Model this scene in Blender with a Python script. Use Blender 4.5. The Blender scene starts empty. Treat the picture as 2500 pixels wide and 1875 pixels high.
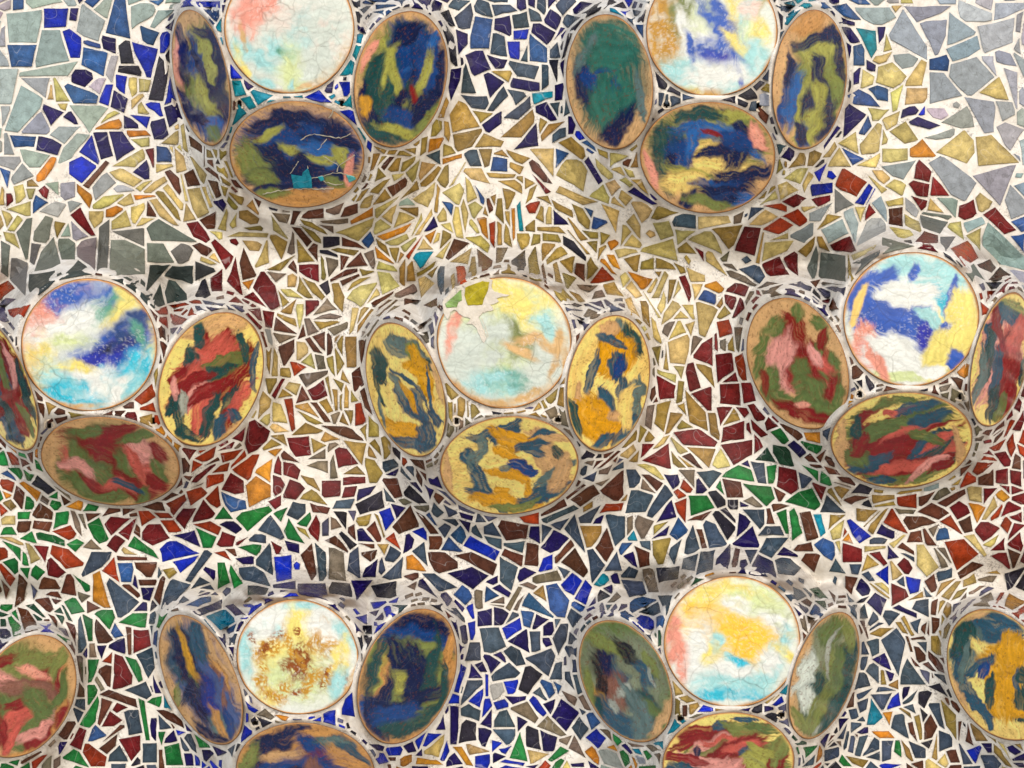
import bpy, math, random
import numpy as np
random.seed(7); rng = np.random.RandomState(7)
S = bpy.context.scene

# ------------------------------------------------------------------ camera, sky, sun, exposure
W, H, PX = 2500.0, 1875.0, 0.001          # the wall is laid out in photo units, 1 unit = 1 mm
D = 6.0                                    # camera distance from the wall's base plane
cam = bpy.data.objects.new('camera', bpy.data.cameras.new('camera'))
S.collection.objects.link(cam); S.camera = cam
cam.location = (0, -D, 0); cam.rotation_euler = (math.pi/2, 0, 0)
cam.data.sensor_width = 36; cam.data.lens = 36*D/(W*PX); cam.data.clip_end = 200

SUN_EL, SUN_AZ = math.radians(31), math.radians(-24)
wd = bpy.data.worlds.new('World'); S.world = wd; wd.use_nodes = True
nt = wd.node_tree; bg = nt.nodes['Background']
sky = nt.nodes.new('ShaderNodeTexSky'); sky.sky_type = 'NISHITA'; sky.sun_disc = False
sky.sun_elevation = SUN_EL; sky.sun_rotation = math.pi + SUN_AZ
sky.dust_density = 2.5
nt.links.new(sky.outputs[0], bg.inputs[0]); bg.inputs[1].default_value = 0.15
sun = bpy.data.objects.new('sun', bpy.data.lights.new('sun', 'SUN'))
S.collection.objects.link(sun)
sun.data.energy = 1.5; sun.data.angle = math.radians(38); sun.data.color = (1.0, 0.97, 0.93)
sun.rotation_euler = (math.pi/2 - SUN_EL, 0, -SUN_AZ*-1)
S.view_settings.view_transform = 'Standard'; S.view_settings.look = 'None'
S.view_settings.gamma = 1; S.view_settings.exposure = 0.38
# ------------------------------------------------------------------ helpers
def lin(c):
    c = np.asarray(c, float)/255.0
    return np.where(c <= 0.04045, c/12.92, ((c+0.055)/1.055)**2.4)
def to3(u, v, h):
    """place on the wall (u right, v down, h out towards the viewer; millimetres) -> world, metres"""
    u = np.asarray(u, float); v = np.asarray(v, float); h = np.asarray(h, float)
    f = 1 - h*PX/D
    return np.stack([(u-W/2)*PX*f, -h*PX + 0*u, (H/2-v)*PX*f], -1)
def vnoise(x, y, seed=0):
    x = np.asarray(x, float); y = np.asarray(y, float)
    xi = np.floor(x).astype(np.int64); yi = np.floor(y).astype(np.int64)
    fx = x-xi; fy = y-yi; fx = fx*fx*(3-2*fx); fy = fy*fy*(3-2*fy)
    def hsh(a, b):
        n = (a*374761393 + b*668265263 + seed*1274126177) & 0x7fffffff
        n = ((n ^ (n >> 13))*1274126177) & 0x7fffffff
        return ((n ^ (n >> 16)) & 0xffff)/65535.0
    a = hsh(xi, yi); b = hsh(xi+1, yi); c = hsh(xi, yi+1); d = hsh(xi+1, yi+1)
    return (a*(1-fx)+b*fx)*(1-fy) + (c*(1-fx)+d*fx)*fy
def fbm(x, y, seed=0, o=4):
    s = 0; a = 0.5; t = 0
    for i in range(o):
        s = s + a*vnoise(x*2**i, y*2**i, seed+i*17); t += a; a *= 0.5
    return s/t
def sstep(a, b, x):
    t = np.clip((x-a)/(b-a), 0, 1); return t*t*(3-2*t)
def tag(o, label=None, cat=None, group=None, kind=None):
    if label: o['label'] = label
    if cat: o['category'] = cat
    if group: o['group'] = group
    if kind: o['kind'] = kind
    return o
def link(name, data, parent=None, loc=None):
    o = bpy.data.objects.new(name, data); S.collection.objects.link(o)
    if loc is not None: o.location = tuple(loc)
    if parent: o.parent = parent
    return o
def mesh(name, co, faces, mats, cols=None, smooth=True, mat_idx=None):
    me = bpy.data.meshes.new(name)
    co = np.asarray(co, float)
    if isinstance(faces, np.ndarray):
        n = len(faces); k = faces.shape[1]
        me.vertices.add(len(co)); me.vertices.foreach_set('co', co.ravel())
        me.loops.add(n*k); me.loops.foreach_set('vertex_index', faces.ravel().astype(np.int32))
        me.polygons.add(n); me.polygons.foreach_set('loop_start', np.arange(0, n*k, k, dtype=np.int32))
        me.update(calc_edges=True)
    else:
        me.from_pydata([tuple(p) for p in co], [], faces)
    for m in mats: me.materials.append(m)
    if cols is not None:
        a = me.color_attributes.new('pigment', 'FLOAT_COLOR', 'POINT')
        c = np.ones((len(co), 4)); c[:, :cols.shape[1]] = cols
        a.data.foreach_set('color', c.ravel())
    me.polygons.foreach_set('use_smooth', [smooth]*len(me.polygons))
    if mat_idx is not None: me.polygons.foreach_set('material_index', mat_idx)
    return me

# ------------------------------------------------------------------ materials
def newmat(name):
    m = bpy.data.materials.new(name); m.use_nodes = True
    n = m.node_tree; b = n.nodes['Principled BSDF']
    return m, n, b
def N(n, t, **kw):
    x = n.nodes.new(t)
    for k, v in kw.items():
        if k in x.inputs: x.inputs[k].default_value = v
        else: setattr(x, k, v)
    return x
def ramp(n, src, p0, p1, c0=(0, 0, 0, 1), c1=(1, 1, 1, 1)):
    r = n.nodes.new('ShaderNodeValToRGB'); e = r.color_ramp.elements
    e[0].position = p0; e[1].position = p1; e[0].color = c0; e[1].color = c1
    n.links.new(src, r.inputs[0]); return r.outputs[0]
def mix(n, mode, f, a, b):
    m = n.nodes.new('ShaderNodeMix'); m.data_type = 'RGBA'; m.blend_type = mode
    for s, i in ((f, 0), (a, 6), (b, 7)):
        if hasattr(s, 'links'): n.links.new(s, m.inputs[i])
        else: m.inputs[i].default_value = s
    return m.outputs[2]
def glaze(name, cloud, vein, rough, crack=0.0, cscale=40, bump=0.15, spec=0.16, scratch=0.0, wave=0.35):
    m, n, b = newmat(name)
    at = N(n, 'ShaderNodeAttribute', attribute_name='pigment')
    geo = n.nodes.new('ShaderNodeNewGeometry')
    c = at.outputs['Color']
    n1 = N(n, 'ShaderNodeTexNoise', Scale=55.0, Detail=5.0, Roughness=0.6); n.links.new(geo.outputs['Position'], n1.inputs['Vector'])
    c = mix(n, 'MULTIPLY', cloud, c, ramp(n, n1.outputs[0], 0.3, 0.75, (0.45, 0.45, 0.45, 1), (1.5, 1.5, 1.5, 1)))
    n2 = N(n, 'ShaderNodeTexNoise', Scale=260.0, Detail=3.0, Roughness=0.7); n.links.new(geo.outputs['Position'], n2.inputs['Vector'])
    c = mix(n, 'MULTIPLY', cloud*0.7, c, ramp(n, n2.outputs[0], 0.25, 0.75, (0.6, 0.6, 0.6, 1), (1.35, 1.35, 1.35, 1)))
    wv = N(n, 'ShaderNodeTexNoise', Scale=14.0, Detail=4.0, Distortion=1.2); n.links.new(geo.outputs['Position'], wv.inputs['Vector'])
    # scratches and fine veins: the thin band where a distorted noise crosses its middle
    mt = N(n, 'ShaderNodeMath', operation='SUBTRACT'); mt.inputs[1].default_value = 0.5; n.links.new(wv.outputs[0], mt.inputs[0])
    ab = N(n, 'ShaderNodeMath', operation='ABSOLUTE'); n.links.new(mt.outputs[0], ab.inputs[0])
    c = mix(n, 'MULTIPLY', vein, c, ramp(n, ab.outputs[0], 0.0, 0.012, (0.45, 0.45, 0.42, 1), (1, 1, 1, 1)))
    if scratch:
        wz = N(n, 'ShaderNodeTexNoise', Scale=13.0, Detail=1.0, Distortion=0.4); n.links.new(geo.outputs['Position'], wz.inputs['Vector'])
        m2 = N(n, 'ShaderNodeMath', operation='SUBTRACT'); m2.inputs[1].default_value = 0.5; n.links.new(wz.outputs[0], m2.inputs[0])
        a2 = N(n, 'ShaderNodeMath', operation='ABSOLUTE'); n.links.new(m2.outputs[0], a2.inputs[0])
        c = mix(n, 'MIX', ramp(n, a2.outputs[0], 0.0, 0.004, (scratch,)*3+(1,), (0, 0, 0, 1)), c, (0.55, 0.53, 0.52, 1))
    hgt = n2.outputs[0]
    if crack:
        d = N(n, 'ShaderNodeTexNoise', Scale=18.0, Detail=2.0); n.links.new(geo.outputs['Position'], d.inputs['Vector'])
        v1 = mix(n, 'LINEAR_LIGHT', 0.015, geo.outputs['Position'], d.outputs['Color'])
        vo = N(n, 'ShaderNodeTexVoronoi', feature='DISTANCE_TO_EDGE', Scale=float(cscale)); n.links.new(v1, vo.inputs['Vector'])
        vo2 = N(n, 'ShaderNodeTexVoronoi', feature='DISTANCE_TO_EDGE', Scale=cscale*3.1); n.links.new(v1, vo2.inputs['Vector'])
        ms = N(n, 'ShaderNodeTexNoise', Scale=9.0); n.links.new(geo.outputs['Position'], ms.inputs['Vector'])
        k1 = ramp(n, vo.outputs[0], 0.0, 0.03, (0.35, 0.33, 0.3, 1), (1, 1, 1, 1))
        k2 = ramp(n, vo2.outputs[0], 0.0, 0.07, (0.6, 0.58, 0.55, 1), (1, 1, 1, 1))
        c = mix(n, 'MULTIPLY', ramp(n, ms.outputs[0], 0.35, 0.65, (0, 0, 0, 1), (crack,)*3+(1,)), c, k1)
        c = mix(n, 'MULTIPLY', crack*0.5, c, k2)
        hgt = vo2.outputs[0]
    # worn pale scuffs
    sc = N(n, 'ShaderNodeTexNoise', Scale=420.0, Detail=2.0); n.links.new(geo.outputs['Position'], sc.inputs['Vector'])
    c = mix(n, 'MIX', ramp(n, sc.outputs[0], 0.70, 0.76, (0, 0, 0, 1), (0.35, 0.35, 0.35, 1)), c, (0.6, 0.58, 0.55, 1))
    n.links.new(c, b.inputs['Base Color'])
    n.links.new(ramp(n, n1.outputs[0], 0.3, 0.8, (rough*0.7,)*3+(1,), (rough*1.6,)*3+(1,)), b.inputs['Roughness'])
    b.inputs['Specular IOR Level'].default_value = spec
    bp = N(n, 'ShaderNodeBump', Strength=bump, Distance=0.002); n.links.new(hgt, bp.inputs['Height'])
    bp2 = N(n, 'ShaderNodeBump', Strength=wave, Distance=0.004); n.links.new(n1.outputs[0], bp2.inputs['Height']); n.links.new(bp.outputs[0], bp2.inputs['Normal'])
    n.links.new(bp2.outputs[0], b.inputs['Normal'])
    return m
M_GLASS = glaze('glazed_tile', 0.75, 0.2, 0.28, scratch=0.3)
M_STONE = glaze('veined_tile', 0.5, 0.6, 0.38)
M_PALE = glaze('crackled_pale_glaze', 0.12, 0.0, 0.2, crack=0.5, cscale=17, bump=0.05, spec=0.35, wave=0.03)
M_DARK = glaze('dark_glaze', 0.3, 0.0, 0.16, crack=0.0, bump=0.04, spec=0.28, scratch=0.07, wave=0.06)
M_RIM = glaze('fired_clay_rim', 0.5, 0.0, 0.5)
def plaster(name, tint):
    m, n, b = newmat(name)
    geo = n.nodes.new('ShaderNodeNewGeometry')
    at = N(n, 'ShaderNodeAttribute', attribute_name='pigment')
    def tex(sc, det=4.0, ro=0.6, dist=0.0):
        t = N(n, 'ShaderNodeTexNoise', Scale=sc, Detail=det, Roughness=ro, Distortion=dist)
        n.links.new(geo.outputs['Position'], t.inputs['Vector']); return t.outputs[0]
    c = mix(n, 'MULTIPLY', 1.0, at.outputs['Color'], tint)
    c = mix(n, 'MULTIPLY', 0.5, c, ramp(n, tex(9), 0.3, 0.65, (0.80, 0.76, 0.70, 1), (1, 1, 1, 1)))
    patch = ramp(n, tex(13, 3.0), 0.52, 0.64)
    speck = ramp(n, tex(190, 3.0, 0.7), 0.50, 0.60)
    k = mix(n, 'MULTIPLY', 1.0, patch, speck)
    c = mix(n, 'MULTIPLY', 0.45, c, ramp(n, tex(28, 5.0, 0.7, 0.6), 0.40, 0.62, (0.66, 0.62, 0.56, 1), (1, 1, 1, 1)))
    c = mix(n, 'MIX', mix(n, 'MULTIPLY', 1.0, k, (0.75, 0.75, 0.75, 1)), c, (0.17, 0.145, 0.13, 1))
    c = mix(n, 'MULTIPLY', 0.35, c, ramp(n, tex(60, 5.0, 0.7), 0.35, 0.6, (0.72, 0.68, 0.62, 1), (1, 1, 1, 1)))
    n.links.new(c, b.inputs['Base Color']); b.inputs['Roughness'].default_value = 0.75
    bp = N(n, 'ShaderNodeBump', Strength=0.5, Distance=0.004); n.links.new(tex(70, 6.0, 0.65), bp.inputs['Height'])
    n.links.new(bp.outputs[0], b.inputs['Normal'])
    return m
M_PLAST = plaster('lime_plaster', (1, 1, 1, 1))

# ------------------------------------------------------------------ discs and the swelling surface
DISCS=[
(419,563,23,356,464,0,'s','T','narrow tan disc with long navy strokes, left of the top left cluster',
 "e 5 -20 105 48 80;V 15 -40 80 26 78;v -20 30 80 22 80;p -60 -40 70 9 86;n -50 -95 45 11 80;n -40 -35 60 13 84;N -14 -30 70 14 80;n 10 -105 34 12 20;n 42 -60 70 13 76;n 2 -10 80 8 68;n 50 20 60 15 84;n -32 85 62 13 78;n 26 32 18 12 40;N 20 110 45 34 70;b 30 120 34 18 70;n -14 92 30 16 30;n 50 75 30 22 80;V 8 50 50 16 66;e 35 140 24 16 50"),
(547,866,-91,229,706,0,'r','W','pale round disc washed with turquoise and pink, top of the top left cluster',
 "P 60 20 100 60 20;z -20 60 90 70 0;p -105 -30 60 32 110;p -70 -60 50 40 140;c -120 50 38 22 80;y -116 86 46 10 66;c 30 -10 40 20 95;c 32 30 30 22 80;c -20 55 44 20 30;g -5 62 26 12 20;c -60 80 40 16 40;c -60 140 30 14 30;l 10 100 60 26 80;l 20 130 50 24 10;Q 110 95 60 14 130;Q 70 130 44 10 160;z 85 20 70 70 0;z 60 100 40 30 0;c 8 150 20 7 90;Q -115 20 30 6 80"),
(864,1093,26,360,1000,0,'s','T','broad disc with swirling dark blue and olive glaze, right of the top left cluster',
 "v 0 0 130 90 95;G -30 20 110 50 100;G 30 -90 60 44 80;N 40 -70 80 50 60;n 10 -110 42 24 140;N 40 -55 90 16 130;b 60 -60 60 12 130;V -20 -20 90 12 70;V -40 -30 60 12 110;n 60 20 90 36 95;N 70 -20 60 30 80;n -88 40 34 16 90;G -70 0 70 18 100;n 0 45 22 14 120;n -14 75 18 14 90;N 10 100 55 22 20;n -70 110 60 28 60;G -20 140 80 24 20;V 10 130 70 12 10;n 70 70 60 26 130;V 60 -10 60 12 110;R 30 35 22 8 90;p -80 -60 40 9 120;v 70 100 50 14 130;o -85 70 26 14 70;n 100 -10 60 14 90"),
(560,890,247,508,717,0,'s','T','cracked dark blue disc mended with a turquoise shard, bottom of the top left cluster',
 "N 0 0 140 95 0;N 30 -40 110 44 10;n 40 -70 90 24 20;N 80 -20 80 40 20;O -130 10 60 16 110;O -30 115 110 18 0;v -100 20 60 40 60;n -40 -95 20 14 30;n -80 -70 40 18 160;n -60 0 60 22 40;n 10 -30 70 16 5;V 0 -12 60 12 10;n -30 60 90 26 5;n 60 30 90 40 0;n 100 -50 50 24 50;N -40 -45 60 18 0;V -70 -48 40 10 150;b 70 0 60 26 20;V 60 14 40 10 10;v -80 60 40 22 20;V 110 10 30 16 60;n -70 85 50 12 170;O 20 96 70 14 0;v -60 95 40 12 0;O 110 80 44 14 140;v 90 66 30 12 20;p 130 40 40 9 100"),
(1382,1595,35,366,1478,1,'s','T','disc mostly covered in flat dark teal, left of the top right cluster',
 "j 5 -10 128 78 85;J 30 30 60 26 80;n -60 10 70 22 75;N -48 0 40 14 70;J 10 -100 70 50 20;N 5 20 34 14 100;J -10 60 70 40 80;n 30 110 60 26 130;n 10 130 26 20 90;s -60 -70 50 12 120;N -10 -30 30 6 170;T 60 120 60 14 125;s 75 40 60 10 80;J 0 -60 60 30 0"),
(1577,1899,-85,237,1738,1,'r','W','pale round disc streaked blue and ochre, top of the top right cluster',
 "o -110 10 110 46 86;v -70 -30 70 30 80;l -20 0 90 30 90;w -30 40 60 40 90;c -70 110 70 40 10;w 60 80 90 60 0;b 30 0 90 30 70;b 60 20 60 20 60;b -10 50 40 26 20;B 8 66 36 14 10;b 20 -40 60 14 80;y 60 -60 50 20 90;V 110 -50 70 14 100;l 90 -20 50 20 100;y 60 30 40 14 40;y 120 0 40 18 70;c 90 -70 60 18 120;w -68 -10 50 12 80;c 0 130 80 24 0;b 70 120 34 6 70;y -30 145 40 10 10;o -10 148 40 9 0;c 110 70 50 30 60;P 90 -50 30 22 0;b -52 40 44 8 80;w 0 110 70 30 0"),
(1885,2068,24,366,1990,1,'s','T','narrow olive disc with a navy crescent, right of the top right cluster',
 "v 15 20 135 70 97;V 20 -60 60 40 100;n 20 -100 60 14 150;n 50 -110 26 20 60;n 75 -20 70 12 80;O 0 -140 44 26 150;N -50 40 80 18 98;b -40 50 70 14 100;V -20 60 80 10 97;n 22 -20 40 20 70;n 40 40 60 24 100;n 10 80 60 24 70;n 50 80 50 14 110;V 22 30 34 16 80;v 60 10 60 16 80;n 40 120 40 20 130;n -50 -30 44 8 95;V 0 120 60 24 120;N -20 140 34 14 90;n -20 130 30 12 80"),
(1563,1894,248,521,1727,1,'s','T','disc mottled olive, sky blue and navy, bottom of the top right cluster',
 "v 0 -20 140 90 0;M 0 20 100 60 0;G -100 -40 40 40 90;G -110 30 60 24 80;b 10 -70 90 22 10;N -70 0 50 30 80;n -90 20 34 12 90;V 60 -40 90 16 30;b 60 -50 90 14 30;n 80 -70 70 12 45;n 20 -20 50 14 170;n 70 -10 40 30 120;N 70 -40 50 20 20;V -20 60 80 22 20;V 60 -100 60 14 0;n 60 60 60 30 10;n 90 50 90 16 160;n -50 105 36 20 120;G -20 -110 60 16 0;M -60 60 60 24 0;N 20 70 60 14 0;b 60 100 60 18 20;n 30 90 50 24 0;v 0 110 60 12 10;p 120 -50 40 14 60;p -135 40 60 9 80;b -40 -40 40 14 100;R 10 -60 26 6 20"),
(-94,94,767,1101,-60,2,'s','M','narrow disc cut by the left edge, dark red and green streaks',
 "K 0 -20 120 30 76;R -10 -60 100 18 72;G 25 0 110 12 74;S 30 -20 60 11 76;R 20 40 90 16 72;e 0 -50 70 10 76;S 0 70 80 14 70;R 40 60 40 12 72;G 30 100 60 13 66;R 50 110 30 8 50;G -20 0 60 12 76;e 50 -60 40 7 78;R -20 30 60 12 70;S 40 120 30 9 60;R 45 -10 110 17 70;G 62 20 80 9 72;R 50 70 70 12 68;K 30 -40 60 7 74;e 66 90 50 7 66"),
(51,384,680,1005,217,2,'r','W','round cream disc with a deep blue sweep and turquoise foot, left middle cluster',
 "y -120 10 80 34 96;M -130 80 60 30 70;p -120 -70 80 34 120;p -70 -90 70 34 150;b -20 -125 110 34 0;b -30 -105 90 34 10;g 60 -100 90 26 150;y 80 -90 60 18 130;y 140 -40 80 18 80;w -60 -40 90 34 160;b 60 10 110 44 150;B 50 20 100 26 150;B 10 40 50 18 160;n 90 -5 60 14 150;N 100 -50 70 22 140;c -70 80 70 34 20;C -40 115 80 28 10;C 110 70 70 34 125;c 90 120 60 22 110;C 40 70 24 16 20;w 30 90 40 22 120;w -10 70 50 14 10;w 66 120 50 16 110;y -30 50 50 12 10;l -40 -10 50 18 0;Q -20 148 60 6 0;y 90 -120 40 12 40;g 120 -30 30 14 60"),
(386,645,762,1091,548,2,'s','M','amber disc thickly dabbed with red and green, right of the left middle cluster',
 "T 0 -130 90 40 0;M 60 80 60 50 100;R 20 -70 60 26 150;R -20 -100 30 14 90;R 40 -90 30 14 80;r 0 -40 80 50 150;R 50 -10 90 28 125;G -50 -40 44 18 90;G -28 -120 30 12 90;G -30 -95 22 12 80;e 0 -20 90 24 150;G -10 -10 70 16 150;r -60 30 70 30 120;K -40 40 50 24 150;R -50 10 60 16 150;R -80 -10 30 12 140;r -20 80 60 28 100;R -10 30 80 14 150;G 50 60 40 20 100;G 0 90 60 16 110;R 40 110 50 20 110;r 70 40 60 14 120;G -95 60 34 12 110;G -80 100 50 12 75;S 20 120 40 14 120;S 100 -30 60 8 95;G 80 -80 40 10 80;G -60 130 30 16 30;S 60 90 24 12 60;w -70 60 30 10 90;T 60 130 60 14 150;K -90 20 30 8 90"),
(99,439,1018,1235,240,2,'s','T','disc with wine red and pink swirls over olive, bottom of the left middle cluster',
 "e 0 0 130 80 5;R 0 -30 110 34 20;R -20 -60 90 20 0;r -60 30 80 24 30;e -30 20 60 18 30;R 30 20 44 18 70;K 80 -10 50 40 40;r 90 40 60 30 10;e 40 30 60 18 75;R 60 60 60 14 30;e 120 20 40 14 60;e -80 0 60 20 80;e -60 70 60 14 40;R -30 60 60 12 30;K -80 10 40 16 20;e -10 90 60 14 0;R 60 80 50 12 30;R 110 50 30 14 30;e 70 -60 50 12 160;e -60 -70 40 14 0;R 30 -80 34 9 0;r 20 60 40 14 10;e 80 85 30 14 100;T -140 20 60 9 80;R 120 -20 30 14 60;r 60 0 40 12 60;S 40 60 40 8 20"),
(892,1089,787,1116,955,3,'s','M','pale yellow disc with grey green and amber blotches, left of the centre cluster',
 "M 0 0 150 80 80;T 75 -40 110 9 76;s -20 -110 44 22 40;G -60 -60 44 18 75;s 20 -90 50 18 45;v 20 -80 34 16 60;G 40 -60 26 16 30;A 40 -40 70 18 70;A 20 -50 30 12 30;S 0 30 70 16 55;S 30 40 44 18 60;s -18 -10 40 8 60;A -20 110 60 24 20;A 10 100 50 16 30;S 50 120 44 22 70;S 0 130 80 12 10;G -70 -20 60 6 85;S 30 0 60 4 50;S -6 -30 40 4 40;S 60 20 70 4 75;S 70 70 24 9 70;A 10 20 40 8 60;s -60 60 50 4 80"),
(1066,1396,675,997,1230,3,'r','W','pale green round disc with a broken corner patched in mortar, centre cluster',
 "l -20 -80 120 60 0;y 20 -100 110 44 20;y 60 -60 80 34 30;z -60 50 90 90 0;c 90 -60 60 24 50;c 110 -40 50 16 70;z 70 70 90 70 0;l 10 -20 70 30 70;v 20 -10 60 22 60;v 0 20 44 26 90;v 30 -20 50 18 30;l -20 60 60 30 90;Q 90 0 60 14 20;Q 130 20 60 10 100;p -120 -50 70 12 110;Q -90 130 50 14 30;Q 60 130 70 10 160;Q -10 150 40 8 10;z -30 0 40 70 0;g 0 90 60 24 0;Q 40 20 40 10 30;c -30 100 60 30 0;y 50 -90 60 26 0;Q 150 30 40 8 90"),
(1383,1587,768,1102,1503,3,'s','M','pale yellow disc with amber and slate blue dabs, right of the centre cluster',
 "M 0 0 150 84 100;T -85 60 60 9 110;s 10 -120 44 22 120;G 50 -100 44 26 70;A 20 -70 60 44 100;T 0 -130 26 20 90;S 20 -40 34 22 100;N 24 -34 24 14 100;S 35 20 34 12 95;S -40 -20 60 10 105;S -20 70 60 22 95;S 0 50 40 16 80;A -30 90 70 40 60;A 10 110 50 28 30;T 20 80 20 16 0;s 65 60 70 16 110;S 40 120 50 14 120;S -20 150 40 12 140;G -78 80 60 10 70;S 20 -100 30 10 30;s 70 20 30 22 80;M 40 60 60 16 100;S -10 -110 20 8 20"),
(1074,1413,1016,1257,1252,3,'s','M','yellow disc with slate strokes and an amber smear, bottom of the centre cluster',
 "M 0 0 140 90 0;T -155 10 70 12 80;T 100 -10 80 30 60;S -30 -80 70 12 160;S -10 -70 44 14 150;A 0 -60 50 20 20;A 20 -70 50 9 10;S -100 -20 24 16 60;s -80 -30 50 14 110;S 50 -50 40 12 170;S 60 -35 30 10 20;A -10 -30 34 10 20;N 30 10 34 20 20;N 40 20 30 12 0;A 0 20 60 12 15;s -10 6 14 8 0;S -70 50 50 20 60;S -50 80 60 12 30;A 0 90 90 20 10;A 60 80 40 14 60;s 110 30 60 20 125;S 90 70 60 18 160;G 120 -30 20 12 60;s 120 10 70 9 150;T 130 20 50 20 110;A -20 60 20 7 10;T 100 -70 60 10 10;S 80 -80 30 7 170;v 20 100 60 10 170"),
(1822,2073,727,1049,1915,4,'s','T','tan disc with a red centre and green dabs, left of the right middle cluster',
 "K -20 0 70 50 60;r 30 30 80 44 40;R -10 -80 50 28 70;R -30 -40 60 22 80;R 0 0 44 24 110;R 30 20 44 24 80;R 60 -10 50 22 60;K -40 -20 60 26 100;e 10 10 26 20 60;e 10 50 22 22 0;e -60 -90 34 18 130;e 0 -125 22 14 110;e 50 -100 24 18 20;e -90 -40 30 14 120;e -95 10 40 12 110;e -70 50 44 20 100;e -40 80 34 20 40;e 50 80 50 28 60;e 10 95 34 18 150;e 80 30 30 14 30;e 90 0 24 14 80;e 70 120 40 30 0;R 20 125 80 16 20;R 90 60 30 20 90;r 60 0 40 14 40;e 60 -50 34 12 110;R 60 -60 26 12 100;R -80 50 34 8 80;e 100 80 40 12 100;K 40 -20 30 12 60;p 10 100 16 8 0"),
(2058,2391,614,944,2228,4,'r','W','round disc with bright blue clouds on white and yellow, right middle cluster',
 "c 30 -100 110 50 10;w 10 -30 110 70 0;y 110 50 110 60 100;b -110 -20 60 40 100;b -100 -60 60 50 120;b -70 -90 50 22 150;b -60 -10 60 34 20;b -90 20 44 26 60;b 10 20 70 34 20;b 30 50 40 26 80;b 20 10 44 30 100;B 30 40 30 20 90;c 60 -70 60 24 20;C 80 -40 50 18 60;w -10 -60 80 26 0;c 50 0 40 16 40;b 98 -60 44 10 110;b 104 -10 28 16 40;g 130 -30 20 12 60;b 80 20 24 12 120;M -130 -30 60 10 110;p -110 70 60 30 70;K -90 80 40 30 60;w -30 100 90 50 30;l -10 140 80 12 0;b 110 100 34 22 30;b 80 100 24 12 20;y 60 90 70 26 110;w 50 130 40 16 0;b 10 -115 24 12 110;p -80 110 50 14 60;y 120 -20 50 34 90"),
(2368,2518,714,1043,2474,4,'s','M','streaky red and green disc cut by the right edge of the picture',
 "K 0 0 120 50 100;r 20 0 110 26 104;R 0 20 100 16 104;S -20 -60 70 14 104;G -30 0 90 12 106;v 20 -130 40 22 20;S 20 -110 50 18 40;R 30 40 90 16 106;S -10 30 60 12 100;G -20 110 50 14 100;R -10 -90 50 10 80;s -45 40 70 10 100;r 40 -60 60 16 100;G 60 20 60 12 104;R 20 100 50 12 104;e 0 120 40 10 104"),
(2028,2375,957,1192,2210,4,'s','M','disc with a big wine red centre and green dashes, bottom of the right middle cluster',
 "e 0 0 150 90 170;R -40 20 110 44 170;R -30 10 80 30 170;R -60 -60 60 22 150;e -20 -90 60 14 170;M -30 -70 60 12 160;r 0 -70 44 9 170;S 40 -80 60 14 170;e -10 -40 90 18 165;r 20 -30 80 9 165;S 70 -50 50 16 170;R 80 -20 90 12 160;e -60 -20 50 16 160;M 100 -20 60 10 160;G 120 -10 30 16 30;r 60 50 90 24 150;S 60 10 50 20 150;G 70 40 60 9 150;R -20 70 100 22 170;r 0 60 90 14 170;e 20 95 110 12 172;S -80 60 60 16 160;S -60 100 40 10 170;G 110 50 40 12 150;R 100 60 40 14 150;T -150 20 70 14 95;e -110 40 30 24 60;R -100 10 30 20 120;G -110 -30 30 12 100;r 90 0 50 10 150;K 60 60 60 8 150;e 60 -10 50 12 20;T 140 20 60 10 80"),
(-65,187,1549,1851,98,5,'s','T','disc cut by the left edge, olive with salmon and crimson swirls, lower left corner',
 "v -20 -20 120 100 60;e -20 60 90 60 60;r -10 40 130 18 128;r 40 0 80 14 128;K -60 -40 60 20 20;R 60 -50 50 22 80;R 70 -20 40 16 30;R -30 -90 60 12 170;v 20 -90 60 24 170;m 10 -20 70 24 10;R 60 70 70 22 125;R 30 120 70 20 140;K 40 80 60 14 140;R -20 20 34 12 160;R -60 80 60 14 80;e 30 20 50 24 40;O 90 30 110 9 100;O -20 150 60 12 165;v 80 -80 50 14 120;e 90 -10 50 12 110;p 20 -60 40 12 20;r -30 100 50 10 120;R 90 50 34 12 110"),
(388,594,1500,1819,440,6,'s','T','long disc of mixed blues with ochre streaks, left of the bottom left cluster',
 "f 0 0 140 56 66;f 0 0 120 40 66;S -50 -60 70 30 76;n -50 -80 50 22 60;n -20 -20 50 24 72;e -12 0 26 12 70;o -30 -50 90 8 66;T 30 -60 80 10 62;O 45 -20 70 9 60;m 50 0 50 5 60;n 10 60 60 34 60;n -30 30 34 12 110;B 30 50 60 24 70;f 60 60 70 16 70;m 60 80 60 6 76;s 50 110 40 22 60;O 40 100 44 10 66;n 30 140 60 12 30;N 70 110 40 9 80;T -70 20 34 8 70;v -60 40 30 9 90;S -10 -90 50 20 70"),
(577,876,1463,1745,722,6,'r','W','pale round disc with brown flower like blots, bottom left cluster',
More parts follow.
